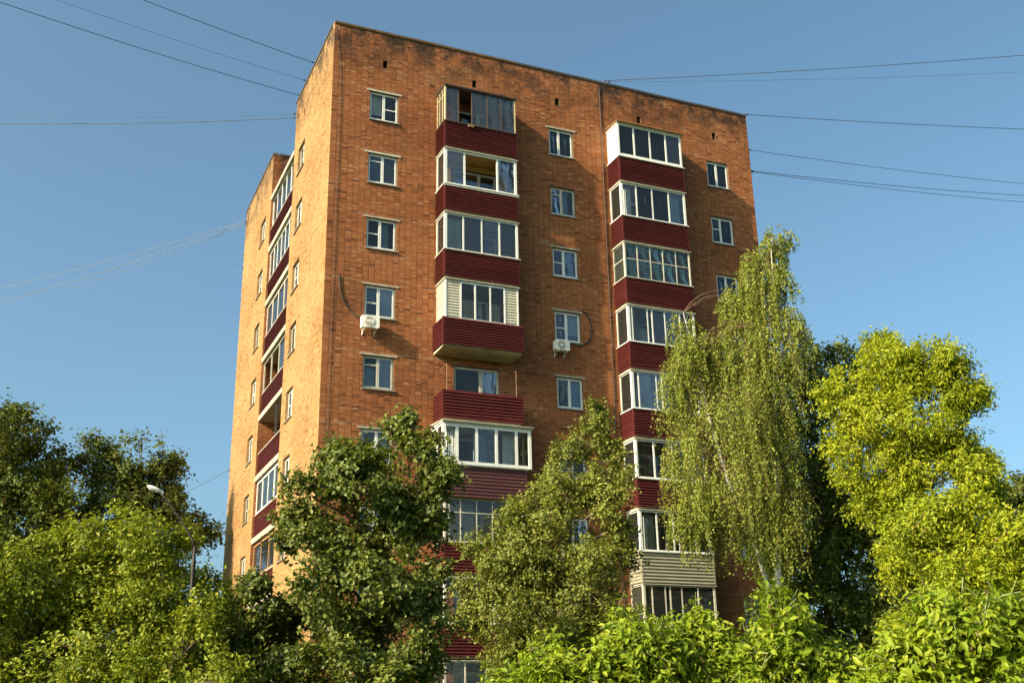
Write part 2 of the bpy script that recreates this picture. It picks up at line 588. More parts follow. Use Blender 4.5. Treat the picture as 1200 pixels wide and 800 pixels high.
def raw_mesh(name, V, Fc, mat, tint=None, parent=None, loc=None):
    k = Fc.shape[1]
    me = bpy.data.meshes.new(name)
    loc = wpos(parent) if (loc is None and parent is not None) else Vector(loc or (0, 0, 0))
    V = np.asarray(V, dtype=np.float32) - np.array(loc, dtype=np.float32)
    me.vertices.add(len(V))
    me.vertices.foreach_set('co', V.ravel())
    me.loops.add(Fc.size)
    me.loops.foreach_set('vertex_index', Fc.ravel().astype(np.int32))
    me.polygons.add(len(Fc))
    me.polygons.foreach_set('loop_start', np.arange(0, Fc.size, k, dtype=np.int32))
    me.update(calc_edges=True)
    if tint is not None:
        at = me.attributes.new('tint', 'FLOAT', 'FACE')
        at.data.foreach_set('value', np.asarray(tint, dtype=np.float32))
    me.materials.append(MAT[mat])
    me.shade_flat()
    return link(name, me, parent, loc)


def wall(name, F, u0, u1, z0, z1, opens, mat='mortar', bricks=None, bmat='brick'):
    mb = MB()
    wall_mesh(mb, F, u0, u1, z0, z1, opens)
    w = mb.build(name, mat, bld)
    if bricks is not None:
        brick_field('facing_bricks', F, u0, u1, z0, z1 - 0.02, opens, w, bricks, bmat)
    return w


def cut(ops, a, b_):
    return [o for o in ops if o[0] >= a and o[1] <= b_]


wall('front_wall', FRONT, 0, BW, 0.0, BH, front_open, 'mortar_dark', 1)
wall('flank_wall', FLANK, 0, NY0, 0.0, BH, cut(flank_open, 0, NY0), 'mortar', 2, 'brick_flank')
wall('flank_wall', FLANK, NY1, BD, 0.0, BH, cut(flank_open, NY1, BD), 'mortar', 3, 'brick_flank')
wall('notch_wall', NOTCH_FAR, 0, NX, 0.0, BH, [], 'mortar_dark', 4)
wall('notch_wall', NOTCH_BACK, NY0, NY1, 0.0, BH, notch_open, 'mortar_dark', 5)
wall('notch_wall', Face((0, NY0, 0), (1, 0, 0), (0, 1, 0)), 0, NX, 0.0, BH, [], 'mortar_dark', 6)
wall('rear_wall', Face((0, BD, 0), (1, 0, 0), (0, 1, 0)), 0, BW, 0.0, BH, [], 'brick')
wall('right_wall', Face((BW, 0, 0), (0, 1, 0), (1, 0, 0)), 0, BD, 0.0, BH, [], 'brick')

# roof deck and the metal edge along the parapet
rf = MB()
zr = BH - 0.35
rf.box((0.02, 0.02, zr - 0.2), (BW - 0.02, NY0 - 0.02, zr))
rf.box((NX + 0.02, NY0 - 0.02, zr - 0.2), (BW - 0.02, NY1 + 0.02, zr))
rf.box((0.02, NY1 + 0.02, zr - 0.2), (BW - 0.02, BD - 0.02, zr))
roof = rf.build('roof', 'roofing_felt', bld)


def coping(p, q, mat, side):
    """A run of sheet metal capping, side = outward normal."""
    p, q = Vector(p), Vector(q)
    n = Vector(side)
    mb = MB()
    o0, o1 = n * 0.05, n * -0.22
    a = [p + o0 + Vector((0, 0, -0.07)), p + o0 + Vector((0, 0, 0.02)), p + o1 + Vector((0, 0, 0.06)), p + o1 + Vector((0, 0, -0.3))]
    b_ = [v + (q - p) for v in a]
    mb.prism(None, a, b_)
    mb.build('coping', mat, roof)


xs = [0.0, 3.1, 6.6, 8.1, 11.7, 14.4, 17.2, BW]
for i in range(len(xs) - 1):
    coping((xs[i] + 0.006, 0, BH + random.uniform(-.012, .012)), (xs[i + 1] - 0.006, 0, BH + random.uniform(-.012, .012)), 'mortar_dark' if i < 3 else 'roof_metal', (0, -1, 0))
for a, b_ in ((0.3, 3.4), (3.4, NY0), (NY1 + 0.01, 15.2), (15.2, BD)):
    coping((0, a + 0.006, BH + random.uniform(-.012, .012)), (0, b_ - 0.006, BH + random.uniform(-.012, .012)), 'roof_metal', (-1, 0, 0))
coping((0.3, NY1, BH), (NX, NY1, BH), 'roof_metal', (0, -1, 0))
coping((BW, 0.3, BH), (BW, BD, BH), 'roof_metal', (1, 0, 0))
# cap of the brick edge: closes the parapet behind the copings
cp = MB()
for p, q in (((0.0, 0.0), (BW, 0.3)), ((0.0, 0.3), (0.3, NY0)), ((0.0, NY1), (0.3, BD)), ((BW - 0.3, 0.3), (BW, BD)), ((0.3, BD - 0.3), (BW - 0.3, BD)), ((0.3, NY1), (NX, NY1 + 0.3)), ((NX, NY0 - 0.3), (NX + 0.3, NY1))):
    cp.box((p[0] + 0.012, p[1] + 0.012, zr - 0.1), (q[0] - 0.012, q[1] - 0.012, BH - 0.03))
cp.build('parapet_core', 'concrete', roof)

# ventilation openings under the roof edge
for F, lst in ((FRONT, VENTS_F), (FLANK, VENTS_S)):
    for u, z in lst:
        mb = MB()
        mb.box(F.P(u - 0.11, z - 0.18, -0.2), F.P(u + 0.11, z + 0.18, -0.24))
        mb.build('vent_opening', 'vent_dark', bld)

# ------------------------------------------------------------------ windows


def bx(F, u0, u1, z0, z1, d0, d1, name, mat, parent):
    mb = MB()
    mb.box(F.P(u0, z0, d0), F.P(u1, z1, d1))
    c = [(a + b) / 2 for a, b in zip(F.P(u0, z0, d0), F.P(u1, z1, d1))]
    return mb.build(name, mat, parent, origin=c)


def ring(F, u0, u1, z0, z1, d0, d1, w, name, mat, parent):
    mb = MB()
    mb.box(F.P(u0, z0, d0), F.P(u1, z0 + w, d1))
    mb.box(F.P(u0, z1 - w, d0), F.P(u1, z1, d1))
    mb.box(F.P(u0, z0 + w, d0), F.P(u0 + w, z1 - w, d1))
    mb.box(F.P(u1 - w, z0 + w, d0), F.P(u1, z1 - w, d1))
    c = [(a + b) / 2 for a, b in zip(F.P(u0, z0, d0), F.P(u1, z1, d1))]
    return mb.build(name, mat, parent, origin=c)


def curtain(F, u0, u1, z0, z1, d, mat, parent, folds=7, name='curtain', amp=0.03):
    mb = MB()
    n = folds * 6
    pts = []
    for i in range(n + 1):
        s = i / n
        pts.append((u0 + (u1 - u0) * s, d + amp * math.sin(s * folds * 2 * math.pi + u0) + amp * 0.4 * math.sin(s * folds * 5 + z0)))
    for (ua, da), (ub, db) in zip(pts, pts[1:]):
        mb.quad(F.P(ua, z0, da), F.P(ub, z0, db), F.P(ub, z1, db), F.P(ua, z1, da))
    return mb.build(name, mat, parent, smooth=True)


def room(F, u0, u1, z0, z1, d0, depth, parent):
    mb = MB()
    P = F.P
    mb.quad(P(u0, z0, d0), P(u1, z0, d0), P(u1, z0, d0 - depth), P(u0, z0, d0 - depth))
    mb.quad(P(u0, z1, d0), P(u1, z1, d0), P(u1, z1, d0 - depth), P(u0, z1, d0 - depth))
    mb.quad(P(u0, z0, d0), P(u0, z1, d0), P(u0, z1, d0 - depth), P(u0, z0, d0 - depth))
    mb.quad(P(u1, z0, d0), P(u1, z1, d0), P(u1, z1, d0 - depth), P(u1, z0, d0 - depth))
    mb.quad(P(u0, z0, d0 - depth), P(u1, z0, d0 - depth), P(u1, z1, d0 - depth), P(u0, z1, d0 - depth))
    return mb.build('room_lining', 'room_paint', parent)


def sash(F, u0, u1, z0, z1, d, w, frame, gl, root, transom=None, name='sash'):
    if gl == 'window_glass':
        gl = random.choice(('window_glass', 'window_glass_bright', 'window_glass_clear', 'window_glass'))
    s = ring(F, u0, u1, z0, z1, d - 0.05, d, w, name, frame, root)
    if transom is None:
        bx(F, u0 + w, u1 - w, z0 + w, z1 - w, d - 0.030, d - 0.022, 'pane', gl, root)
    else:
        zt = z0 + (z1 - z0) * transom
        bx(F, u0 + w, u1 - w, zt - 0.022, zt + 0.022, d - 0.045, d - 0.004, 'glazing_bar', frame, root)
        bx(F, u0 + w, u1 - w, z0 + w, zt - 0.022, d - 0.030, d - 0.022, 'pane', gl, root)
        bx(F, u0 + w, u1 - w, zt + 0.022, z1 - w, d - 0.032, d - 0.024, 'pane', gl, root)
    return s


def window(F, u0, u1, z0, z1, split=0.46, lt=None, rt_=None, frame='white_plastic', gl='window_glass',
           cur=(), lintel=None, sill='zinc', w=0.05, inner=0.08):
    """building > window (outer frame) > sashes, glazing bars, panes, sill, lintel, curtains, room."""
    root = ring(F, u0 + 0.005, u1 - 0.005, z0 + 0.005, z1 - 0.005, -inner - 0.07, -inner, w * 0.75, 'window', frame, bld)
    a, b_, c, d = u0 + w * 0.75, u1 - w * 0.75, z0 + w * 0.75, z1 - w * 0.75
    m_ = a + (b_ - a) * split
    flip = F is FLANK
    L, R = ((m_, b_), (a, m_)) if flip else ((a, m_), (m_, b_))
    sash(F, L[0] + 0.004, L[1] - 0.004, c + 0.004, d - 0.004, -inner + 0.012, w, frame, gl, root, lt)
    sash(F, R[0] + 0.004, R[1] - 0.004, c + 0.004, d - 0.004, -inner + 0.010, w, frame, gl, root, rt_)
    if sill:
        mb = MB()
        P = F.P
        pa = [P(u0 - 0.05, z0 + 0.0, -inner), P(u0 - 0.05, z0 - 0.03, 0.075), P(u0 - 0.05, z0 - 0.055, 0.075), P(u0 - 0.05, z0 - 0.025, -inner)]
        pb = [P(u1 + 0.05, z0 + 0.0, -inner), P(u1 + 0.05, z0 - 0.03, 0.075), P(u1 + 0.05, z0 - 0.055, 0.075), P(u1 + 0.05, z0 - 0.025, -inner)]
        mb.prism(None, pa, pb)
        mb.build('sill', sill, root)
    if lintel:
        bx(F, u0 - 0.13, u1 + 0.13, z1 + 0.005, z1 + 0.075, 0.002, 0.035, 'lintel', lintel, root)
    for (fa, fb, ga, gb, mt) in cur:
        curtain(F, a + (b_ - a) * fa, a + (b_ - a) * fb, c + (d - c) * ga, c + (d - c) * gb, -inner - 0.16, mt, root, folds=5 if fb - fa < .7 else 9)
    zf = z0 - WZ0 if z1 - z0 < 1.6 else z0 - 0.12
    room(F, u0 - 0.7, u1 + 0.7, zf + 0.02, zf + 2.62, -0.282, 2.6, root)
    return root


W_, BLU, MNT, SND = 'curtain_white', 'curtain_blue', 'curtain_mint', 'curtain_sand'
PLA, AGE, BRN = 'white_plastic', 'aged_white', 'brown_timber'
spec_a = {9: dict(split=.5, rt_=.45, cur=((0, .45, .25, 1, W_),), lintel='aged_white'),
          8: dict(split=.5, lt=.78, lintel='aged_white', cur=((.55, 1, 0, .5, BLU),), frame=PLA),
          7: dict(lt=.5, cur=((.5, .8, 0, 1, BLU),), lintel='concrete'),
          6: dict(lt=.45, cur=((.48, 1, .5, 1, W_), (.0, .4, .5, 1, BLU)), lintel='concrete'),
          5: dict(split=.5, lt=.74, frame='aged_white', cur=((.1, .5, 0, .7, BLU),), lintel='concrete'),
          4: dict(split=.5, lt=.5, cur=((.5, 1, 0, 1, BLU),), lintel='concrete'),
          3: dict(lt=.5), 2: dict(split=.5, cur=((0, 1, .3, 1, W_),)), 1: dict(lt=.6)}
spec_b = {9: dict(split=.42, cur=((.45, 1, 0, 1, W_),), lintel='concrete'),
          8: dict(split=.44, lt=.76, frame='aged_white', cur=((.5, .8, 0, 1, BLU),)),
          7: dict(split=.44, lt=.5, cur=((.5, .9, 0, 1, BLU),), lintel='concrete'),
          6: dict(split=.46, lt=.45, cur=((.5, 1, .25, 1, W_),), lintel='concrete'),
          5: dict(split=.5, cur=((0, .5, 0, .55, MNT), (.5, 1, 0, .9, BLU)), lintel='concrete'),
          4: dict(split=.5, lt=.5), 3: dict(split=.44, lt=.5, cur=((0, 1, .4, 1, SND),)), 2: dict(lt=.5), 1: dict()}
spec_c = {9: dict(split=.46, cur=((.0, 1, 0, .35, BLU),)),
          8: dict(split=.42, lt=.55, cur=((.45, 1, 0, 1, BLU),)),
          7: dict(split=.46, cur=((.5, 1, .3, 1, W_),)),
          6: dict(lt=.5), 5: dict(), 4: dict(lt=.5), 3: dict(), 2: dict(lt=.5), 1: dict()}
for k in range(1, 10):
    for (u0, u1), sp in ((WIN_A, spec_a), (WIN_B, spec_b), (WIN_C, spec_c)):
        window(FRONT, u0, u1, fl(k) + WZ0, fl(k) + WZ1, **sp[k])
    for q, (u0, u1) in enumerate(((4.60, 5.85), (12.95, 14.2))):
        window(FLANK, u0, u1, fl(k) + WZ0, fl(k) + WZ1, split=.5, lt=(.5 if (k + q) % 2 else None), frame=(PLA if (k * 2 + q) % 3 else AGE),
               cur=(((0, 1, (.0, .4, .2)[k % 3], 1, (W_, SND, W_, BLU)[(k + q) % 4]),) if (k + q) % 4 != 1 else ()), inner=0.11)
    # balcony doors with their side windows
    for u0, u1 in ((5.12, 7.02), (13.0, 14.9)):
        first = u0 < 6
        fr = AGE if (k + first) % 3 == 0 else PLA
        cu = ((0, .5, .3, 1, W_),) if k % 3 == 0 else (((.55, 1, 0, .9, W_),) if k % 3 == 1 else ((0, .3, .0, .95, BLU),))
        if first and k == 5:
            cu = ((.58, .98, .0, .98, W_),)
        window(FRONT, u0, u1, fl(k) + 0.12, fl(k) + 2.30, split=.60, lt=.42, rt_=.34, frame=fr, cur=cu, sill=None, w=0.06)
    window(NOTCH_BACK, 8.1, 10.4, fl(k) + 0.12, fl(k) + 2.30, split=.4, lt=.4, frame=PLA, cur=((0, .6, .3, 1, W_),), sill=None, w=0.06)

# ------------------------------------------------------------------ balconies
SLATS = {}


def slat_mesh(F, L, pitch, mat, fat=1.0):
    key = (tuple(F.u), tuple(F.n), round(L, 3), round(pitch, 4), mat, fat)
    if key not in SLATS:
        mb = MB()
        g_ = pitch - 0.008
        e = 0.042 * fat
        prof = [(0, 0), (0.003, pitch * 0.04), (e, pitch * 0.08), (e, pitch * 0.26), (0.004, pitch * 0.66), (0.003, g_), (0, g_)]
        G = Face((0, 0, 0), F.u, F.n)
        a = [G.P(-L / 2, z, d) for d, z in prof]
        b_ = [G.P(L / 2, z, d) for d, z in prof]
        mb.prism(None, a, b_)
        me = bpy.data.meshes.new('slat')
        fs = mb.f
        if np.cross(np.array(F.u), [0, 0, 1]).dot(np.array(F.n)) < 0:
            fs = [f[::-1] for f in fs]
        me.from_pydata(mb.v, [], [f[::-1] for f in fs])
        me.materials.append(MAT[mat])
        me.update()
        SLATS[key] = me
    return SLATS[key]


def siding(F, u0, u1, z0, z1, d, mat, n, parent, fat=1.0, name='slat'):
    pitch = (z1 - z0) / n
    me = slat_mesh(F, u1 - u0, pitch, mat, fat)
    for i in range(n):
        P = F.P((u0 + u1) / 2, z0 + i * pitch + 0.004, d + random.uniform(-0.0015, 0.0015))
        link(name, me, parent, P)


def glaze(F, u0, u1, z0, z1, d, mull, fm, fw_, gl, root, transoms=(), opened=(), th=0.05, rail=None, top=None):
    rail = rail or fw_
    top = top or fw_
    bx(F, u0, u1, z0, z0 + rail, d - th, d, 'bottom_rail', fm, root)
    bx(F, u0, u1, z1 - top, z1, d - th, d, 'head_rail', fm, root)
    edges = [u0 + fw_ * 0.9] + [u0 + (u1 - u0) * m_ for m_ in mull] + [u1 - fw_ * 0.9]
    bx(F, u0, u0 + fw_, z0 + rail, z1 - top, d - th, d, 'mullion', fm, root)
    bx(F, u1 - fw_, u1, z0 + rail, z1 - top, d - th, d, 'mullion', fm, root)
    for m_ in edges[1:-1]:
        bx(F, m_ - fw_ / 2, m_ + fw_ / 2, z0 + rail, z1 - top, d - th + 0.003, d - 0.003, 'mullion', fm, root)
    for i in range(len(edges) - 1):
        if i in opened:
            continue
        a, b_ = edges[i] + fw_ / 2 * (i > 0), edges[i + 1] - fw_ / 2 * (i < len(edges) - 2)
        zs = [z0 + rail] + [z0 + (z1 - z0) * t_ for t_ in transoms] + [z1 - top]
        for j in range(len(zs) - 1):
            g_ = gl[j] if isinstance(gl, (list, tuple)) else gl
            if g_ in ('balcony_glass', 'window_glass'):
                g_ = random.choice((g_, 'window_glass_clear', 'window_glass_clear', 'window_glass', 'window_glass_bright'))
            if j > 0:
                bx(F, a, b_, zs[j] - 0.016, zs[j] + 0.016, d - th + 0.006, d - 0.006, 'glazing_bar', fm, root)
            za, zb = zs[j] + 0.016 * (j > 0), zs[j + 1] - 0.016 * (j < len(zs) - 2)
            dd = d - th / 2 + (0.008 if (i % 2) else -0.004)
            bx(F, a, b_, za, zb, dd - 0.004, dd + 0.004, 'pane', g_, root)


def balcony(bx0, bx1, k, dep=1.0, mat='red_siding', nsl=10, glz=None, left='glass', ledge='white_plastic', fat=1.0,
            flash='aged_white', zb=-0.07, zt=1.0, roofed=None, gx=None, gdep=None, label=None):
    z = fl(k)
    P = FRONT.P
    prof = [(0.004, z - 0.19), (dep - 0.20, z - 0.15), (dep - 0.03, z - 0.085), (dep - 0.03, z), (0.004, z)]
    mb = MB()
    mb.prism(None, [P(bx0 + 0.03, zz, d) for d, zz in prof], [P(bx1 - 0.03, zz, d) for d, zz in prof])
    root = mb.build('balcony', 'concrete', bld, origin=P((bx0 + bx1) / 2, z, 0))
    if label:
        root['label'] = label
    LF = Face((bx0, 0, 0), (0, -1, 0), (-1, 0, 0))
    RF = Face((bx1, 0, 0), (0, -1, 0), (1, 0, 0))
    z0, z1 = z + zb, z + zt
    # sheets behind the slats
    pm = MB()
    pm.box(P(bx0, z0, dep - 0.03), P(bx1, z1, dep))
    pm.box(P(bx0, z0, 0.012), P(bx0 + 0.03, z1, dep - 0.03))
    pm.box(P(bx1 - 0.03, z0, 0.012), P(bx1, z1, dep - 0.03))
    pm.build('parapet_panel', mat, root)
    siding(FRONT, bx0 + 0.03, bx1 - 0.03, z0, z1, dep, mat, nsl, root, fat)
    siding(LF, 0.012, dep - 0.03, z0, z1, 0, mat, nsl, root, fat)
    siding(RF, 0.012, dep - 0.03, z0, z1, 0, mat, nsl, root, fat)
    for x, s in ((bx0, -1), (bx1, 1)):
        c = MB()
        c.box(P(x + s * 0.026, z0 - 0.005, dep - 0.05), P(x - s * 0.045, z1, dep + 0.026))
        c.build('corner_post', mat, root)
    # top ledge
    ext_ = 0.05 if ledge else 0
    if ledge:
        lm = MB()
        lm.box(P(bx0 - ext_, z1, dep - 0.09), P(bx1 + ext_, z1 + 0.035, dep + 0.075))
        lm.box(P(bx0 - ext_, z1, 0.014), P(bx0 + 0.06, z1 + 0.035, dep - 0.09))
        lm.box(P(bx1 - 0.06, z1, 0.014), P(bx1 + ext_, z1 + 0.035, dep - 0.09))
        lm.build('ledge', ledge, root)
    if not glz:
        return root
    ga, gb_ = gx or (bx0 + 0.02, bx1 - 0.02)
    gd = gdep or dep - 0.02
    zb_, zt_ = z1 + (0.036 if ledge else 0.0), z + glz.get('top', 2.585)
    fm, fw_ = glz.get('fm', PLA), glz.get('fw', 0.06)
    gl = glz.get('glass', 'balcony_glass')
    if glz.get('siding'):
        s0, s1 = glz['siding']
        W = gb_ - ga
        siding(FRONT, ga + 0.05, ga + W * s0, zb_, zt_, gd - 0.02, 'cream_siding', 14, root, 0.6)
        siding(FRONT, ga + W * s1, gb_ - 0.05, zb_, zt_, gd - 0.02, 'cream_siding', 14, root, 0.6)
        pb = MB()
        pb.box(P(ga + 0.02, zb_, gd - 0.05), P(ga + W * s0, zt_, gd - 0.021))
        pb.box(P(ga + W * s1, zb_, gd - 0.05), P(gb_ - 0.02, zt_, gd - 0.021))
        pb.build('wall_panel', 'cream_siding', root)
        for x in (ga, gb_ - 0.06):
            bx(FRONT, x, x + 0.06, zb_, zt_, gd - 0.06, gd + 0.012, 'corner_post', fm, root)
        glaze(FRONT, ga + W * s0, ga + W * s1, zb_ + 0.01, zt_ - 0.03, gd + 0.012, glz['mull'], fm, fw_, gl, root, glz.get('tr', ()), glz.get('open', ()))
    else:
        glaze(FRONT, ga, gb_, zb_, zt_, gd, glz['mull'], fm, fw_, gl, root, glz.get('tr', ()), glz.get('open', ()), rail=glz.get('rail'), top=glz.get('head'))
        for x in (ga - 0.012, gb_ - glz.get('post', 0.08) + 0.012):
            bx(FRONT, x, x + glz.get('post', 0.08), zb_, zt_ + 0.004, gd - 0.075, gd + 0.012, 'corner_post', glz.get('postm', fm), root)
    for x, F, sd in ((ga, LF, left), (gb_, RF, glz.get('right', 'glass'))):
        off = ga - bx0 if x == ga else bx1 - gb_
        d0 = -off
        if sd == 'glass':
            glaze(F, 0.02, gd - 0.078, zb_, zt_, d0, glz.get('smull', ()), glz.get('sfm', fm), fw_ * 0.8, gl, root, glz.get('str', glz.get('tr', ())))
        elif sd == 'panel':
            bx(F, 0.02, gd - 0.078, zb_, zt_, d0 - 0.04, d0, 'side_panel', 'white_plastic', root)
        elif sd == 'siding':
            bx(F, 0.02, gd - 0.078, zb_, zt_, d0 - 0.05, d0 - 0.02, 'side_panel', 'cream_siding', root)
            siding(F, 0.02, gd - 0.064, zb_, zt_, d0 - 0.02, 'cream_siding', 14, root, 0.6)
    if flash:
        fm_ = MB()
        fm_.box(P(ga - 0.05, zt_ + 0.006, 0.014), P(gb_ + 0.07, zt_ + 0.034, gd + 0.07))
        fm_.build('flashing', flash, root)
    if roofed:
        mat_r, over = roofed
        rm = MB()
        a = [P(ga - over * 0.6, zt_ + 0.04, gd + over), P(ga - over * 0.6, zt_ + 0.065, gd + over), P(ga - over * 0.6, zt_ + 0.17, 0.014), P(ga - over * 0.6, zt_ + 0.13, 0.014)]
        b_ = [(v[0] + (gb_ - ga) + over * 1.2, v[1], v[2]) for v in a]
        rm.prism(None, a, b_)
        rm.build('balcony_roof', mat_r, root)
    return root


def lining(root, u0, u1, k, dmat='pine_plank'):
    """Vertical pine planks on the wall behind a glazed balcony and a board ceiling."""
    z = fl(k)
    w_ = 0.115
    n = int((u1 - u0) / w_)
    mes = {}
    for i in range(n):
        a = u0 + i * w_
        if 5.0 < a + w_ / 2 < 7.1:
            zz0 = z + 2.33
        else:
            zz0 = z + 0.02
        zz1 = z + 2.56
        key = round(zz0, 2)
        if key not in mes:
            mb = MB()
            mb.box((0.003, -0.030, 0), (w_ - 0.004, -0.016, zz1 - zz0))
            me = bpy.data.meshes.new('plank')
            me.from_pydata(mb.v, [], mb.f)
            me.materials.append(MAT[dmat])
            mes[key] = me
        link('plank', mes[key], root, (a, -random.uniform(0, 0.002), zz0))
    for j in range(8):
        bx(FRONT, u0 + 0.05, u1 - 0.05, z + 2.562, z + 2.574, 0.05 + j * 0.11, 0.155 + j * 0.11, 'ceiling_board', dmat, root)


g_white5 = dict(mull=(.25, .5, .75))
# left-hand column of balconies (from the top storey down)
r9 = balcony(*B1, 9, glz=dict(mull=(.19, .38, .60, .80), fm='dark_timber', fw=0.04, glass='old_glass', top=2.64, open=(1,), sfm='pale_timber', postm='pale_timber', post=0.05, smull=(.35, .7), str=(.8,), tr=()), ledge='dark_timber', flash='dark_timber', roofed=('roof_metal', 0.08))
bx(FRONT, B1[0] + 0.98, B1[0] + 1.22, fl(9) + 0.90, fl(9) + 1.02, 1.03, 1.12, 'bracket', 'rusty_steel', r9)
r8 = balcony(*B1, 8, glz=dict(mull=(.27, .73), fw=0.075, open=(1,), post=0.10), ledge='white_plastic')
lining(r8, B1[0] + 0.05, B1[1] - 0.05, 8)
bx(FRONT, B1[0] - 0.02, B1[1] + 0.04, fl(8) + 0.93, fl(8) + 0.985, 0.95, 1.055, 'trim_board', 'aged_white', r8)
r7 = balcony(*B1, 7, glz=dict(mull=(.25, .50, .745), fw=0.06, post=0.10), ledge='aged_white')
bx(FRONT, B1[0] + 1.62, B1[0] + 1.66, fl(7) + 1.06, fl(7) + 2.54, 0.915, 0.955, 'mullion', 'white_plastic', r7)
r6 = balcony(B1[0] - 0.10, B1[1] + 0.05, 6, dep=1.14, glz=dict(mull=(.33, .66), fw=0.065, siding=(.20, .82), right='siding'), left='siding', gx=(B1[0] + 0.02, B1[1] - 0.06), gdep=1.0, ledge=None)
curtain(FRONT, 5.1, 5.75, fl(6) + 1.05, fl(6) + 1.85, 0.9, 'curtain_sand', r6, 5)
curtain(FRONT, 6.1, 6.7, fl(6) + 1.05, fl(6) + 1.8, 0.9, 'curtain_sand', r6, 5)
r5 = balcony(B1[0] - 0.05, B1[1] + 0.02, 5, dep=1.0, glz=None, ledge=None, nsl=9)
for x in (B1[0] + 0.12, B1[1] - 0.20):
    rod = MB()
    rod.tube([(x, -0.95, fl(5) + 0.9), (x, -0.95, fl(5) + 1.95), (x, -0.90, fl(5) + 2.02), (x, -0.02, fl(5) + 1.9)], 0.014, 6)
    rod.build('clothes_rod', 'rusty_steel', r5)
r4 = balcony(B1[0] - 0.02, B1[1] + 0.02, 4, dep=1.16, mat='plum_siding', nsl=9, fat=0.7, zb=-0.2, zt=0.93,
             glz=dict(mull=(.155, .375, .60, .83), fw=0.11, top=2.47, rail=0.12, head=0.13, smull=(.5,), str=(.5,), post=0.12, glass='window_glass'),
             gx=(B1[0] - 0.14, B1[1] + 0.20), gdep=1.28, roofed=('aged_white', 0.14), flash='white_plastic',
             label='wide white plastic glazed balcony over faded plum siding')
r3 = balcony(*B1, 3, glz=dict(mull=(.2, .4, .6, .8), fm='aged_white', fw=0.04, tr=(.68,), glass='old_glass', smull=(.5,)), ledge='aged_white')
r2_ = balcony(*B1, 2, glz=dict(mull=(.3, .6), fw=0.06), ledge='aged_white', mat='red_siding')
r1 = balcony(*B1, 1, glz=dict(mull=(.25, .5, .75), fm='aged_white', fw=0.05), ledge='aged_white')
for u0, u1, k_, m_ in ((4.5, 5.2, 7, 'curtain_white'), (6.6, 7.3, 7, 'curtain_sand'), (4.5, 4.95, 4, 'curtain_white'), (5.6, 6.1, 4, 'curtain_blue'), (6.75, 7.4, 4, 'curtain_white'), (4.6, 5.6, 3, 'curtain_white'), (6.3, 7.2, 3, 'curtain_sand')):
    curtain(FRONT, u0, u1, fl(k_) + 1.08, fl(k_) + 2.42, 0.80, m_, {7: r7, 4: r4, 3: r3}[k_], 6)
# right-hand column
q9 = balcony(*B2, 9, glz=dict(mull=(.25, .5, .755), fw=0.075, rail=0.16, head=0.07, top=2.62, right='panel', glass='window_glass'), left='panel', roofed=('brown_timber', 0.16), ledge='white_plastic', flash='white_plastic')
for i in range(5):
    x = B2[0] + 0.1 + i * 0.74
    bx(FRONT, x, x + 0.05, fl(9) + 2.665, fl(9) + 2.70, 0.02, 1.10, 'rafter', 'dark_timber', q9)
q8 = balcony(*B2, 8, glz=dict(mull=(.235, .48, .74), fw=0.06, post=0.10), ledge='white_plastic')
q7 = balcony(*B2, 7, glz=dict(mull=(.195, .39, .585, .785), fm='aged_white', fw=0.04, tr=(.55,), glass=('green_glass', 'green_glass'), post=0.06), ledge='aged_white')
bx(FRONT, B2[0] + 0.1, B2[0] + 0.60, fl(7) + 1.05, fl(7) + 1.85, 0.88, 0.90, 'inner_board', 'green_board', q7)
bx(FRONT, B2[1] - 0.66, B2[1] - 0.1, fl(7) + 1.05, fl(7) + 1.85, 0.88, 0.90, 'inner_board', 'green_board', q7)
bx(Face((B2[0], 0, 0), (0, -1, 0), (-1, 0, 0)), 0.08, 0.82, fl(7) + 1.05, fl(7) + 1.85, -0.10, -0.08, 'inner_board', 'green_board', q7)
q6 = balcony(*B2, 6, glz=dict(mull=(.06, .29, .36, .55, .78), fw=0.05, post=0.10), ledge='white_plastic')
curtain(FRONT, B2[0] + 0.2, B2[0] + 0.42, fl(6) + 1.05, fl(6) + 2.5, 0.85, 'curtain_sand', q6, 3)
curtain(Face((B2[0], 0, 0), (0, -1, 0), (-1, 0, 0)), 0.1, 0.85, fl(6) + 1.05, fl(6) + 2.5, -0.12, 'curtain_white', q6, 5)
q5 = balcony(*B2, 5, glz=dict(mull=(.1, .36, .44, .7), fw=0.05, post=0.11), ledge='white_plastic')
curtain(FRONT, B2[0] + 0.3, B2[0] + 1.0, fl(5) + 1.05, fl(5) + 2.5, 0.85, 'curtain_white', q5, 6)
q4 = balcony(*B2, 4, glz=dict(mull=(.26, .52, .78), fw=0.07, post=0.09), ledge='white_plastic')
q3 = balcony(*B2, 3, mat='grey_siding', nsl=9, fat=0.8, glz=dict(mull=(.24, .47, .55, .78), fw=0.06, post=0.10), ledge='white_plastic', zb=-0.14,
             label='balcony with weathered grey siding below white glazing')
q2 = balcony(*B2, 2, mat='plum_siding', glz=dict(mull=(.12, .3, .37, .53, .76), fm='aged_white', fw=0.05, glass='old_glass', post=0.09), ledge='aged_white')
q1 = balcony(*B2, 1, glz=dict(mull=(.25, .5, .75), fm='aged_white', fw=0.05), ledge='aged_white')

for u0, u1, k_, m_ in ((12.5, 12.9, 8, 'curtain_white'), (14.4, 15.3, 8, 'curtain_blue'), (14.5, 15.3, 4, 'curtain_sand'), (12.5, 13.1, 3, 'curtain_white'), (14.2, 15.2, 3, 'curtain_blue')):
    curtain(FRONT, u0, u1, fl(k_) + 1.08, fl(k_) + 2.45, 0.74, m_, {8: q8, 4: q4, 3: q3}[k_], 6)

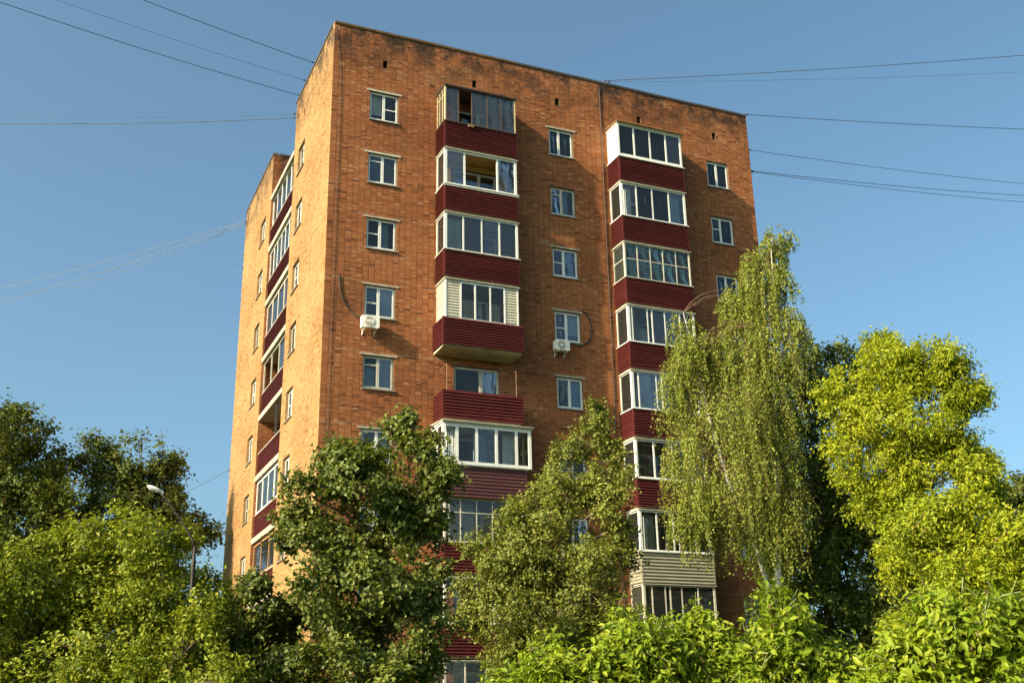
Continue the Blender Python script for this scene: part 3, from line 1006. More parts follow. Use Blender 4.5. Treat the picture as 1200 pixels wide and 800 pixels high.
# ------------------------------------------------------------------ loggias in the notch of the left flank
LFACE = FLANK
for k in range(1, 10):
    z = fl(k)
    y0, y1 = NY0 + 0.02, NY1 - 0.02
    mb = MB()
    mb.box(FLANK.P(y0, z - 0.20, -NX + 0.03), FLANK.P(y1, z, -0.03))
    root = mb.build('loggia', 'concrete', bld, origin=FLANK.P((y0 + y1) / 2, z, -0.5))
    bx(FLANK, y0 + 0.004, y1 - 0.004, z - 0.205, z + 0.03, -0.029, 0.012, 'slab_edge', 'slab_paint', root)
    bx(FLANK, y0 + 0.01, y1 - 0.01, z + 0.032, z + 1.05, -0.13, -0.10, 'parapet_panel', 'red_siding', root)
    siding(FLANK, y0 + 0.01, y1 - 0.01, z + 0.032, z + 1.05, -0.10, 'red_siding', 9, root)
    bx(FLANK, y0 + 0.01, y1 - 0.01, z + 1.052, z + 1.085, -0.16, -0.06, 'ledge', 'aged_white', root)
    gk = {9: dict(mull=(.2, .4, .6, .8), fm=PLA, fw_=0.07), 8: dict(mull=(.17, .33, .5, .67, .83), fm=PLA, fw_=0.06),
          7: dict(mull=(.25, .5, .75), fm=AGE, fw_=0.09), 6: dict(mull=(.33, .66), fm=AGE, fw_=0.05, opened=(1, 2)), 5: None,
          4: dict(mull=(.25, .5, .75), fm=PLA, fw_=0.09), 3: dict(mull=(.33, .66), fm=BRN, fw_=0.10), 2: dict(mull=(.25, .5, .75), fm=PLA, fw_=0.07),
          1: dict(mull=(.5,), fm=AGE, fw_=0.07)}[k]
    if gk:
        glaze(FLANK, y0 + 0.02, y1 - 0.02, z + 1.087, z + 2.55, -0.11, gk['mull'], gk['fm'], gk['fw_'], 'balcony_glass', root, opened=gk.get('opened', ()), th=0.06)
        if k in (9, 8, 4):
            curtain(FLANK, y0 + 0.3, y0 + 2.2, z + 1.1, z + 2.5, -0.35, 'curtain_white', root, 9)
            curtain(FLANK, y0 + 3.0, y0 + 4.6, z + 1.1, z + 2.5, -0.38, 'curtain_white', root, 9)
        if k == 6:
            curtain(FLANK, y0 + 0.4, y0 + 2.6, z + 1.1, z + 2.5, -0.3, 'curtain_green', root, 9)
    else:
        bx(FLANK, y0 + 1.6, y0 + 1.68, z + 1.087, z + 2.558, -0.19, -0.11, 'post', 'dark_steel', root)
    if k == 9:
        bx(FLANK, y0 + 0.004, y1 - 0.004, z + 2.56, z + 2.78, -NX + 0.03, 0.03, 'loggia_roof', 'slab_paint', root)

# ------------------------------------------------------------------ things fixed to the facade


def conditioner(x0, x1, z0, z1, label):
    d0, d1 = 0.12, 0.40
    c = thing('air_conditioner', label, 'air conditioner', ((x0 + x1) / 2, -0.26, z0), 'air conditioner units on the facade')
    P = FRONT.P
    mb = MB()
    e = 0.02
    prof = [(x0, z0 + e), (x0 + e, z0), (x1 - e, z0), (x1, z0 + e), (x1, z1 - e), (x1 - e, z1), (x0 + e, z1), (x0, z1 - e)]
    mb.prism(None, [P(x, z, d0) for x, z in prof], [P(x, z, d1) for x, z in prof])
    mb.build('casing', 'conditioner_white', c)
    w, h = x1 - x0, z1 - z0
    cx, cz, r = x0 + w * 0.40, z0 + h * 0.52, h * 0.40
    m2 = MB()
    n = 28
    m2.prism(None, [P(cx + r * math.cos(2 * math.pi * i / n), cz + r * math.sin(2 * math.pi * i / n), d1 + 0.002) for i in range(n)],
             [P(cx + r * math.cos(2 * math.pi * i / n), cz + r * math.sin(2 * math.pi * i / n), d1 + 0.006) for i in range(n)])
    m2.build('fan_opening', 'rubber_black', c)
    gr = MB()
    for q in range(1, 6):
        rr = r * q / 5.2
        gr.tube([P(cx + rr * math.cos(2 * math.pi * i / n), cz + rr * math.sin(2 * math.pi * i / n), d1 + 0.018) for i in range(n + 1)], 0.006, 4, cap=False)
    for i in range(6):
        a = math.pi * i / 6
        gr.tube([P(cx - r * math.cos(a), cz - r * math.sin(a), d1 + 0.014), P(cx + r * math.cos(a), cz + r * math.sin(a), d1 + 0.014)], 0.005, 4)
    gr.build('fan_grille', 'conditioner_white', c)
    hub = MB()
    hub.prism(None, [P(cx + .05 * math.cos(2 * math.pi * i / 12), cz + .05 * math.sin(2 * math.pi * i / 12), d1 + 0.008) for i in range(12)],
              [P(cx + .05 * math.cos(2 * math.pi * i / 12), cz + .05 * math.sin(2 * math.pi * i / 12), d1 + 0.026) for i in range(12)])
    hub.build('fan_hub', 'conditioner_white', c)
    for x in (x0 + 0.09, x1 - 0.12):
        br = MB()
        br.box(P(x, z0 - 0.035, 0.016), P(x + 0.03, z0 - 0.004, d1 + 0.02))
        br.box(P(x, z0 - 0.22, 0.016), P(x + 0.03, z0 - 0.036, 0.04))
        br.tube([P(x + 0.015, z0 - 0.2, 0.035), P(x + 0.015, z0 - 0.04, d1 - 0.06)], 0.010, 4)
        br.build('bracket', 'conditioner_white', c)
    for q in range(4):
        bx(FRONT, x1 - 0.004, x1 + 0.004, z0 + 0.10 + q * 0.08, z0 + 0.14 + q * 0.08, d0 + 0.05, d1 - 0.05, 'side_louvre', 'conditioner_white', c)
    return c


conditioner(1.38, 2.04, 15.68, 16.14, 'boxy white air conditioner below window near the building corner')
conditioner(9.30, 9.92, 15.72, 16.14, 'boxy white air conditioner below window between the two balcony columns')


def hose(name, pts, rad, mat, label, cat, group=None, n=10):
    P = [Vector(p) for p in pts]
    out = []
    for i in range(len(P) - 1):
        p0, p1, p2, p3 = P[max(i - 1, 0)], P[i], P[i + 1], P[min(i + 2, len(P) - 1)]
        for s in range(n):
            t_ = s / n
            out.append(0.5 * ((2 * p1) + (p2 - p0) * t_ + (2 * p0 - 5 * p1 + 4 * p2 - p3) * t_ ** 2 + (3 * p1 - p0 - 3 * p2 + p3) * t_ ** 3))
    out.append(P[-1])
    mb = MB()
    mb.tube(out, rad, 6)
    o = mb.build(name, mat, None, smooth=True, origin=P[0])
    return tag(o, label, cat, group)


hose('coolant_hose', [(0.54, -0.035, 17.75), (0.60, -0.04, 17.1), (0.80, -0.045, 16.6), (1.15, -0.05, 16.28), (1.40, -0.11, 16.05)], 0.020, 'rubber_black',
     'dark hose curving down the bricks to the air conditioner near the corner', 'hose', 'hoses of the air conditioners')
hose('coolant_hose', [(10.72, -0.05, 17.62), (10.95, -0.05, 17.5), (11.13, -0.05, 16.95), (10.98, -0.05, 16.40), (10.55, -0.05, 16.12), (10.0, -0.16, 16.05)], 0.028, 'rubber_black',
     'black looped hose beside the window between the balcony columns', 'hose', 'hoses of the air conditioners')
hose('facade_cable', [(12.05, -0.035, 28.5), (12.03, -0.035, 20.0), (12.02, -0.035, 12.0), (12.0, -0.035, 3.0)], 0.016, 'wire_dark',
     'thin dark cable running straight down the bricks beside right balcony column', 'cable')
hose('facade_cable', [(0.05, -0.02, 28.6), (0.30, -0.03, 26.0), (0.31, -0.03, 18.0), (0.30, -0.03, 6.0)], 0.006, 'wire_dark',
     'hair thin cable down the bricks near the left corner of the facade', 'cable')

# a small red paper ornament hanging behind the glazing of the fourth storey
toy = MB()
for (x, z, r) in ((0, 0, .075), (.07, .05, .05), (-.07, .05, .05), (0, .1, .055), (.03, -.08, .04)):
    toy.tube([(12.95 + x, -0.80, 11.35 + z - r), (12.95 + x, -0.80, 11.35 + z - r * .4), (12.95 + x, -0.80, 11.35 + z + r * .4), (12.95 + x, -0.80, 11.35 + z + r)], [r * .35, r, r, r * .35], 8)
toy.tube([(12.95, -0.80, 11.45), (12.95, -0.80, 12.1)], 0.004, 4)
tag(toy.build('window_ornament', 'toy_red', origin=(12.95, -0.8, 11.3)), 'small red ornament hanging behind balcony glass beside the birch', 'ornament')

# ------------------------------------------------------------------ street lamp
LX, LY = -5.78, -13.72
lamp = thing('street_lamp', 'grey street lamp with curved arm and pale head above the left bushes', 'street lamp', (LX, LY, 0))
mb = MB()
mb.tube([(LX, LY, 0), (LX, LY, 0.9), (LX, LY, 0.92), (LX, LY, 4.75), (LX, LY, 4.9), (LX, LY, 5.35)], [0.07, 0.07, 0.040, 0.038, 0.036, 0.036], 12)
mb.build('pole', 'lamp_steel', lamp, smooth=True)
cl = MB()
cl.tube([(LX, LY, 4.82), (LX, LY, 5.02)], 0.048, 12)
cl.build('collar', 'lamp_steel', lamp)
arm = [(LX, LY, 5.30), (LX - 0.05, LY + 0.0, 5.46), (LX - 0.18, LY + 0.03, 5.68), (LX - 0.42, LY + 0.06, 6.02), (LX - 0.66, LY + 0.09, 6.32), (LX - 0.80, LY + 0.10, 6.47)]
mb = MB()
mb.tube(arm, [0.033, 0.026, 0.023, 0.021, 0.020, 0.020], 10)
mb.build('arm', 'lamp_steel', lamp, smooth=True)
hd = Vector((-0.92, 0.10, 0.36)).normalized()
h0 = Vector(arm[-1]) - hd * 0.10
side = Vector((0, 1, 0))
side = (side - hd * side.dot(hd)).normalized()
upv = hd.cross(side) * -1
if upv.z < 0:
    upv = -upv


def loft(secs, name, mat, parent):
    """secs: (distance along head, half width, height above, depth below)"""
    m_ = MB()
    n = 14
    for s, w_, hu, hdn in secs:
        c_ = h0 + hd * s
        for i in range(n):
            a = 2 * math.pi * i / n
            y_ = math.sin(a)
            m_.v.append(tuple(c_ + side * (w_ * math.cos(a)) + upv * (hu * y_ if y_ > 0 else hdn * y_)))
    for k in range(len(secs) - 1):
        for i in range(n):
            A, B = k * n + i, k * n + (i + 1) % n
            m_.f.append((A, B, B + n, A + n))
    m_.f.append(tuple(range(n)))
    m_.f.append(tuple(range((len(secs) - 1) * n, len(secs) * n)))
    return m_.build(name, mat, parent, smooth=True)


loft([(0, .025, .025, .025), (.05, .035, .035, .025), (.10, .07, .05, .025), (.20, .085, .058, .02), (.30, .08, .05, .02), (.35, .05, .03, .018), (.37, .02, .01, .01)], 'lamp_head', 'lamp_shell', lamp)
loft([(.11, .045, .005, .035), (.18, .065, .005, .055), (.27, .062, .005, .055), (.33, .04, .005, .03)], 'lens', 'lamp_lens', lamp)

# ------------------------------------------------------------------ overhead cables


def cable(p0, p1, sag, rad, mat, label, far=2.4):
    """Hangs from the building at p0, passes p1 and runs on to a far support."""
    p0, p1 = Vector(p0), Vector(p1)
    q = 1 / far
    p1 = p1 + Vector((0, 0, sag * 4 * q * (1 - q)))
    end = p0 + (p1 - p0) * far
    pts = []
    for i in range(41):
        s = i / 40
        p = p0.lerp(end, s)
        p.z -= sag * 4 * s * (1 - s)
        pts.append(p)
    mb = MB()
    mb.tube(pts, rad, 5)
    ob = mb.build('overhead_cable', mat, None, origin=p0)
    br = MB()
    d_ = (pts[1] - pts[0]).normalized()
    br.tube([p0 - Vector((d_.x, d_.y, 0)).normalized() * 0.18 - Vector((0, 0, 0.28)), p0 - Vector((0, 0, 0.26)), p0 + Vector((0, 0, 0.05))], 0.016, 6)
    br.build('bracket', 'dark_steel', ob)
    ins = MB()
    ins.tube([p0, p0 + d_ * 0.05, p0 + d_ * 0.06, p0 + d_ * 0.14], [0.02, 0.035, 0.025, 0.035], 8)
    ins.build('insulator', 'rubber_black', ob)
    return tag(ob, label, 'cable', 'overhead cables strung from the roof')


RZ = BH + 0.1
cable((0.05, 6.2, RZ), (-14.3, 3.5, 29.0), 0.9, 0.014, 'wire_dark', 'dark cable sagging from left roof edge, longest across the upper left corner')
cable((0.05, 3.7, RZ + .2), (-8.85, 2.0, 29.5), 0.35, 0.014, 'wire_dark', 'dark cable nearest the roof corner, leaving at the top edge')
cable((0.05, 5.2, RZ + .2), (-12.0, 4.1, 30.0), 0.6, 0.007, 'wire_dark', 'thin faint cable between two dark ones at the upper left')
cable((0.05, 7.0, 28.2), (-15.35, 14.2, 28.6), 1.1, 0.015, 'wire_dark', 'dark cable stretched almost level left of the roof')
cable((0.05, 7.0, 28.4), (-15.35, 13.8, 28.7), 0.9, 0.006, 'wire_dark', 'hair thin cable just above the level dark cable at left')
cable((0.02, 18.7, 28.2), (-15.0, 33.0, 26.7), 1.2, 0.011, 'wire_pale', 'upper pale cable of the bundle from the rear left edge')
cable((0.02, 18.7, 28.1), (-15.1, 36.0, 26.7), 1.5, 0.014, 'wire_pale', 'thick pale cable in the middle of the bundle at left')
cable((0.02, 18.7, 28.0), (-15.2, 38.2, 26.5), 1.3, 0.011, 'wire_pale', 'lower pale cable of the bundle from the rear left edge')
cable((0.02, 18.8, 26.2), (-15.3, 39.5, 26.5), 1.0, 0.007, 'wire_pale', 'faint pale cable under the bundle at the left')
cable((0.02, 18.8, 25.4), (-15.5, 43.0, 26.9), 1.0, 0.006, 'wire_pale', 'lowest faint cable crossing the sky at the left')
cable((0.02, 18.8, 14.3), (-2.6, 22.8, 13.2), 0.1, 0.012, 'wire_dark', 'short slanting cable at the rear left edge above the trees', far=1.4)
cable((12.3, -0.02, RZ), (31.6, -8.6, 29.9), 0.7, 0.014, 'wire_dark', 'dark cable rising right from the middle of the front roof edge')
cable((12.5, 0.0, RZ), (33.0, -7.6, 29.9), 0.9, 0.006, 'wire_dark', 'faint thin cable just below the rising one at the right')
cable((BW + 0.03, 0.05, RZ), (37.6, -3.6, 29.8), 0.5, 0.015, 'wire_dark', 'dark cable from the right roof corner, almost level')
cable((BW + 0.03, 0.05, 27.0), (43.4, 1.4, 30.0), 0.8, 0.012, 'wire_dark', 'upper cable of three leaving below the right roof corner')
cable((BW + 0.03, 0.05, 25.9), (44.5, 2.3, 30.0), 1.0, 0.014, 'wire_dark', 'middle cable of three leaving below the right roof corner')
cable((BW + 0.03, 0.05, 25.85), (45.4, 3.0, 30.0), 1.0, 0.012, 'wire_dark', 'lowest cable of three leaving below the right roof corner')

# ------------------------------------------------------------------ trees and shrubs
# crowns: base position, then lobes (x, y, z, horizontal radius, vertical radius) relative to the base
CROWNS = {
 'far_dark': ((-9.19, 16.49), [
   (-0.98, 1.1, 12.68, 2.44, 2.05), (-0.56, -0.39, 14.5, 1.17, 1.25), (0.73, 0.4, 12.85, 1.02, 1.5), (-2.06, -0.75, 13.0, 1.89, 2.27),
   (0.37, -0.34, 10.16, 2.67, 2.1), (1.47, 0.71, 10.89, 0.94, 1.34), (-0.82, -0.59, 15.47, 0.47, 0.47), (-3.17, -0.2, 10.95, 2.24, 2.24),
   (-0.74, 0.86, 7.83, 3.04, 1.9),
 ]),
 'far_airy': ((-4.3, 17.29), [
   (-0.79, 0.74, 14.08, 1.41, 1.24), (-1.92, -0.11, 14.51, 0.9, 0.65), (0.69, 0.18, 13.22, 0.99, 1.32), (-0.61, -0.38, 11.8, 1.85, 1.45),
   (1.48, -0.35, 11.51, 0.9, 1.22), (-2.05, 0.58, 12.5, 0.89, 1.14), (-0.31, -0.33, 15.01, 0.99, 0.41), (2.54, -0.33, 10.63, 0.98, 0.98),
   (-0.29, 0.55, 9.23, 2.42, 1.61), (-2.85, 0.01, 13.64, 0.48, 0.4), (1.15, -0.36, 14.07, 0.5, 0.5),
 ]),
 'left_bush': ((-7.55, -11.75), [
   (1.8, -2.69, 3.36, 0.61, 0.74), (1.4, -2.71, 2.75, 0.83, 0.66), (1.95, -3.38, 2.56, 0.81, 0.65), (-0.87, 0.08, 4.62, 1.55, 1.09),
   (0.61, -0.63, 4.76, 1.36, 1.09), (-1.64, 0.04, 4.07, 1.42, 1.25), (0.25, -0.43, 3.36, 1.97, 1.34), (2.0, -0.11, 4.22, 0.94, 0.94),
   (2.69, -0.2, 3.67, 0.72, 1.13), (1.65, -0.61, 2.84, 1.62, 1.26), (-1.1, -0.66, 2.19, 1.87, 1.19), (-0.54, -0.06, 5.52, 0.83, 0.46),
   (1.17, 0.38, 5.66, 0.87, 0.48), (-2.7, 0.31, 4.77, 1.25, 1.25), (-2.6, 0.63, 2.73, 1.41, 1.41), (0.45, -0.11, 1.51, 2.47, 1.24),
   (2.65, -0.16, 2.15, 0.92, 1.29),
 ]),
 'linden': ((-2.07, -13.48), [
   (-0.54, 0.03, 7.61, 0.6, 0.49), (0.73, 0.21, 8.12, 0.36, 0.5), (0.85, -0.04, 8.46, 0.16, 0.2), (1.26, -0.3, 7.51, 0.59, 0.61),
   (-0.05, -0.31, 6.78, 1.09, 0.69), (-1.37, 0.03, 6.67, 0.49, 0.48), (1.46, -0.9, 6.77, 0.38, 0.44), (-0.4, 0.46, 5.74, 1.28, 0.85),
   (1.0, -0.21, 5.89, 0.85, 0.85), (-1.44, 0.56, 5.55, 0.55, 0.57), (-0.04, -0.45, 4.51, 1.54, 0.82), (-1.26, 0.77, 3.82, 1.03, 0.68),
   (-1.92, 0.78, 3.63, 0.58, 0.5), (0.74, -0.5, 3.62, 1.13, 0.98), (1.56, -0.81, 4.55, 0.38, 0.68), (-0.12, -0.27, 2.69, 1.76, 0.87),
   (-2.18, 0.33, 2.77, 0.36, 0.49), (-1.41, 0.38, 6.06, 0.42, 0.32), (-2.26, 0.47, 4.59, 0.31, 0.11), (1.72, -0.76, 7.15, 0.21, 0.16),
   (-0.16, 0.15, 1.58, 1.51, 0.87),
 ]),
 'apple': ((4.28, -9.47), [
   (1.42, -0.76, 10.24, 0.15, 0.35), (1.19, -0.81, 9.39, 0.59, 0.54), (0.55, -0.58, 9.0, 0.49, 0.44), (1.69, -1.12, 8.84, 0.39, 0.53),
   (0.83, -0.04, 8.01, 1.18, 0.73), (1.47, -1.2, 7.66, 0.67, 0.81), (-0.21, 0.24, 7.44, 0.78, 0.63), (-0.92, 0.16, 6.86, 0.48, 0.48),
   (0.11, 0.15, 6.31, 1.82, 0.96), (1.81, -0.72, 6.25, 0.64, 0.91), (-0.68, 0.64, 5.7, 1.34, 0.81), (0.88, -0.96, 5.03, 1.3, 1.11),
   (-1.52, 1.13, 5.19, 0.67, 0.76), (-0.35, -0.16, 4.47, 1.62, 0.88), (1.99, -1.26, 7.01, 0.21, 0.26), (-1.72, 1.29, 4.57, 0.52, 0.43),
   (-1.51, 0.32, 6.03, 0.52, 0.42), (0.6, 0.27, 3.54, 1.79, 1.03), (-0.78, 0.64, 3.44, 0.93, 0.93),
 ]),
 'birch': ((12.32, -8.46), [
   (0.66, -0.54, 16.09, 0.64, 0.99), (0.97, -0.93, 17.25, 0.26, 0.35), (0.76, -0.85, 14.04, 0.86, 1.28), (-0.06, -0.18, 13.55, 1.03, 1.26),
   (-0.79, 0.87, 12.74, 0.98, 1.16), (-1.74, 0.82, 13.98, 0.58, 0.87), (-1.89, 1.42, 12.47, 0.4, 1.39), (-0.75, 0.32, 10.67, 1.62, 1.4),
   (0.78, -0.4, 11.49, 0.79, 1.97), (-0.98, 0.86, 8.64, 1.33, 1.06), (0.18, 0.17, 8.44, 1.1, 1.16), (1.08, -1.3, 14.32, 0.43, 0.62),
   (-1.86, 1.67, 10.03, 0.37, 1.31), (0.53, -0.69, 9.13, 0.6, 1.31), (-1.88, 1.1, 8.49, 0.55, 0.72), (0.17, 0.37, 15.41, 0.53, 0.59),
   (1.07, -1.14, 15.51, 0.4, 0.58), (1.09, -0.32, 16.94, 0.53, 0.59), (1.26, -0.71, 17.46, 0.39, 0.39), (0.48, -0.64, 16.4, 0.47, 0.53),
   (0.68, -0.87, 15.87, 0.58, 0.64),
 ]),
 'shade': ((16.22, -6.42), [
   (-0.15, 0.04, 12.61, 1.12, 1.55), (0.43, -0.73, 12.93, 1.05, 1.35), (1.03, -1.41, 13.03, 0.85, 1.1), (-0.32, -0.18, 9.72, 1.44, 2.1),
   (1.18, -0.36, 9.48, 1.82, 2.43), (-0.28, -0.54, 6.7, 1.92, 2.03), (1.3, -0.84, 6.71, 1.76, 1.88), (-0.5, -0.03, 4.76, 1.73, 1.73),
   (1.14, -0.59, 4.32, 1.56, 1.44), (0.43, 0.0, 14.36, 0.35, 0.51), (-0.95, 1.31, 7.52, 0.73, 1.52), (1.41, -2.13, 4.34, 1.23, 1.4),
   (1.59, -0.52, 14.53, 0.28, 0.38), (1.14, -1.54, 8.35, 1.17, 1.46),
 ]),
 'maple': ((12.85, -14.08), [
   (0.16, -0.21, 11.17, 1.12, 0.83), (0.84, -1.11, 10.93, 0.91, 0.72), (-0.78, 0.31, 10.21, 0.78, 0.92), (0.21, -0.53, 9.53, 1.57, 1.0),
   (1.65, -1.14, 10.05, 0.62, 0.53), (-0.83, 0.18, 8.64, 0.86, 0.76), (0.66, -0.43, 8.13, 1.47, 0.99), (1.14, -1.47, 8.18, 0.79, 0.97),
   (-0.0, 0.27, 7.27, 0.85, 0.76), (0.9, -0.59, 6.97, 0.93, 0.7), (1.83, -1.37, 7.78, 0.51, 0.84), (1.39, -2.1, 9.96, 0.28, 0.23),
   (0.39, 0.25, 12.02, 0.35, 0.2), (0.15, -0.57, 6.02, 1.14, 0.92),
 ]),
 'right_low': ((9.09, -20.19), [
   (-0.39, 0.5, 5.41, 0.87, 0.76), (0.04, -0.24, 5.32, 1.03, 0.67), (0.24, -1.13, 5.18, 0.86, 0.72), (-0.76, 0.81, 4.37, 0.79, 0.75),
   (-0.31, -0.33, 4.08, 1.14, 0.79), (0.76, -0.83, 4.05, 1.03, 1.03), (-1.14, 0.68, 5.22, 0.39, 0.39), (-0.61, 0.69, 3.27, 0.99, 0.81),
   (0.25, -0.18, 2.8, 1.37, 1.03), (0.41, -0.97, 2.28, 1.32, 0.99),
 ]),
 'far_right': ((36.24, 1.96), [
   (-0.14, 0.3, 12.22, 0.94, 0.43), (0.5, -0.85, 11.78, 1.68, 1.05), (-1.28, 0.27, 11.12, 1.26, 1.05),
 ]),
 'shrub_a': ((-3.66, -27.87), [
   (-0.29, 0.05, 2.09, 0.39, 0.34), (0.03, -0.14, 2.29, 0.29, 0.34), (0.45, -0.04, 2.14, 0.31, 0.33), (-0.51, 0.45, 1.96, 0.35, 0.3),
   (-0.77, 0.47, 1.77, 0.32, 0.24), (-0.04, 0.05, 1.68, 0.64, 0.48), (-0.15, 0.11, 2.39, 0.13, 0.12),
 ]),
 'shrub_b': ((-2.23, -28.18), [
   (-0.24, 0.07, 2.32, 0.33, 0.33), (0.08, -0.19, 2.32, 0.33, 0.36), (0.5, -0.15, 2.02, 0.32, 0.3), (-0.41, 0.48, 2.15, 0.27, 0.34),
   (0.62, -0.37, 1.91, 0.33, 0.3), (-0.1, 0.11, 1.73, 0.83, 0.5), (-0.36, 0.27, 2.49, 0.12, 0.15), (0.05, -0.19, 2.64, 0.13, 0.1),
 ]),
 'shrub_c': ((-2.09, -30.93), [
   (-0.39, 0.28, 2.06, 0.25, 0.25), (-0.19, 0.07, 2.27, 0.26, 0.28), (0.19, 0.02, 2.21, 0.29, 0.33), (0.37, -0.21, 2.26, 0.29, 0.36),
   (-0.5, 0.57, 1.85, 0.23, 0.21), (-0.03, 0.06, 1.74, 0.58, 0.39), (0.0, 0.02, 2.46, 0.08, 0.09), (-0.26, 0.12, 2.4, 0.08, 0.09),
 ]),
 'back_left': ((-6.56, 6.42), [
   (-4.09, 0.18, 5.14, 1.79, 1.79), (-1.92, -0.23, 5.43, 1.82, 1.82), (0.33, -1.28, 5.08, 1.81, 1.81), (2.52, -0.14, 4.9, 1.9, 1.9),
   (4.18, -1.41, 4.82, 1.4, 1.87), (-4.2, 0.03, 2.03, 2.32, 1.74), (-0.99, -0.64, 1.97, 2.65, 1.77), (2.48, -0.08, 1.96, 2.78, 1.81),
 ]),
 'back_right': ((26.35, 0.68), [
   (-1.75, 3.16, 9.24, 1.97, 1.97), (-0.28, 1.7, 9.09, 2.14, 2.14), (0.34, 0.02, 8.49, 1.7, 1.89), (-3.85, 4.69, 6.26, 1.96, 2.35),
   (-2.83, 1.75, 6.01, 1.87, 1.87), (-1.27, -0.22, 5.85, 1.83, 1.83), (1.99, -0.46, 6.63, 2.25, 2.25), (2.79, -3.06, 6.73, 2.16, 2.16),
   (4.42, -4.64, 6.6, 2.13, 2.48), (-4.87, 3.81, 2.87, 2.62, 2.24), (-1.67, 0.96, 2.76, 2.91, 2.18), (1.32, -2.25, 2.64, 2.81, 2.11),
   (4.43, -4.23, 2.89, 2.43, 2.43),
 ]),
}


def unit(a):
    return a / np.maximum(np.linalg.norm(a, axis=1, keepdims=True), 1e-9)


def wob(p, s, ph):
    return (np.sin(p[:, 0] * s + ph) * np.sin(p[:, 1] * s * 1.1 + ph * 2.3) + np.sin(p[:, 2] * s * 1.3 + ph * 1.7) * np.sin(p[:, 0] * s * 0.8 - p[:, 1] * s * 0.6 + ph)
            + 0.6 * np.sin(p[:, 0] * s * 2.3 + p[:, 2] * s * 2.1 + ph) * np.sin(p[:, 1] * s * 2.0 - p[:, 2] * s * 1.7))


def leaves_mesh(name, pos, dirn, nrm, L, wr, mat, tint, parent, fine=False):
    n = len(pos)
    dirn = unit(dirn)
    side_ = unit(np.cross(nrm, dirn))
    nrm = np.cross(dirn, side_)
    L = L[:, None]
    w_ = L * wr * (0.8 + 0.4 * rng.rand(n)[:, None])
    if not fine:
        V = np.zeros((n, 4, 3))
        V[:, 0] = pos
        V[:, 1] = pos + dirn * L * 0.45 + side_ * w_ + nrm * L * 0.09
        V[:, 2] = pos + dirn * L - nrm * L * 0.08
        V[:, 3] = pos + dirn * L * 0.45 - side_ * w_ + nrm * L * 0.09
        fc = np.array([[0, 1, 2], [0, 2, 3]])
        k = 4
    else:
        V = np.zeros((n, 8, 3))
        V[:, 0] = pos
        V[:, 1] = pos + dirn * L * 0.28 + side_ * w_ * 0.85 + nrm * L * 0.07
        V[:, 2] = pos + dirn * L * 0.62 + side_ * w_ * 0.80 + nrm * L * 0.04
        V[:, 3] = pos + dirn * L * 1.0 - nrm * L * 0.20
        V[:, 4] = pos + dirn * L * 0.62 - side_ * w_ * 0.80 + nrm * L * 0.04
        V[:, 5] = pos + dirn * L * 0.28 - side_ * w_ * 0.85 + nrm * L * 0.07
        V[:, 6] = pos + dirn * L * 0.30 + nrm * L * 0.0
        V[:, 7] = pos + dirn * L * 0.64 - nrm * L * 0.05
        fc = np.array([[0, 6, 1], [1, 6, 7], [1, 7, 2], [2, 7, 3], [0, 5, 6], [5, 7, 6], [5, 4, 7], [4, 3, 7]])
        k = 8
    Fc = (fc[None] + k * np.arange(n)[:, None, None]).reshape(-1, 3)
    return raw_mesh(name, V.reshape(-1, 3), Fc, mat, np.repeat(tint, len(fc)), parent)


def sample_lobes(lobes, n, r, shell=0.34, gap=(1.6, -0.15), surf_noise=0.16):
    """Random points through the lobes, denser near the surface, thinned by a clumping field."""
    Lb = np.array(lobes)
    wgt = Lb[:, 3] * (Lb[:, 3] + 2 * Lb[:, 4])
    wgt = wgt / wgt.sum()
    idx = r.choice(len(Lb), size=n * 3, p=wgt)
    d = unit(r.normal(size=(n * 3, 3)))
    rad = r.rand(n * 3) ** shell
    ph = r.rand() * 10
    bumpy = 1 + surf_noise * wob(d * 2.2 + idx[:, None] * 1.7, 1.6, ph)
    rh, rz = Lb[idx, 3], Lb[idx, 4]
    p = Lb[idx, :3] + d * (rad * bumpy)[:, None] * np.stack([rh, rh * 0.9, rz], 1)
    out = d * np.stack([1 / rh, 1 / rh, 1 / rz], 1)
    keep = wob(p, gap[0], ph) > gap[1]
    keep &= p[:, 2] > 0.15
    # drop most points buried deep in other lobes
    deep = np.zeros(len(p), bool)
    for l in Lb:
        q = (((p[:, :2] - l[:2]) / l[3]) ** 2).sum(1) + ((p[:, 2] - l[2]) / l[4]) ** 2
        deep |= q < 0.32
    keep &= ~(deep & (r.rand(len(p)) < 0.6))
    p, out, idx = p[keep][:n], unit(out[keep][:n]), idx[keep][:n]
    return p, out, idx


def break_up(lobes, r, k=6, shrink=0.86, size=(0.28, 0.50)):
    """Lobes plus small tufts pushed out of their surface, so that no crown reads as a ball."""
    out = []
    for l in lobes:
        out.append((l[0], l[1], l[2], l[3] * shrink, l[4] * shrink))
        for _ in range(k):
            d = r.normal(size=3)
            d[2] = d[2] * 0.9 + 0.25
            d /= np.linalg.norm(d)
            s = size[0] + (size[1] - size[0]) * r.rand()
            q = 0.80 + 0.28 * r.rand()
            out.append((l[0] + d[0] * l[3] * q, l[1] + d[1] * l[3] * q, l[2] + d[2] * l[4] * q, max(0.18, l[3] * s), max(0.18, l[4] * s)))
    return out


def limb_path(a, b_, r, sag=0.12, n=5):
    a, b_ = Vector(a), Vector(b_)
    L = (b_ - a).length
    pts = []
    o1 = Vector(r.normal(size=3)) * L * 0.05
    for i in range(n + 1):
        s = i / n
        p = a.lerp(b_, s) + o1 * math.sin(s * math.pi) + Vector((0, 0, L * sag * math.sin(s * math.pi)))
        p += Vector(r.normal(size=3)) * L * 0.012 * (0 < i < n)
        pts.append(p)
    return pts


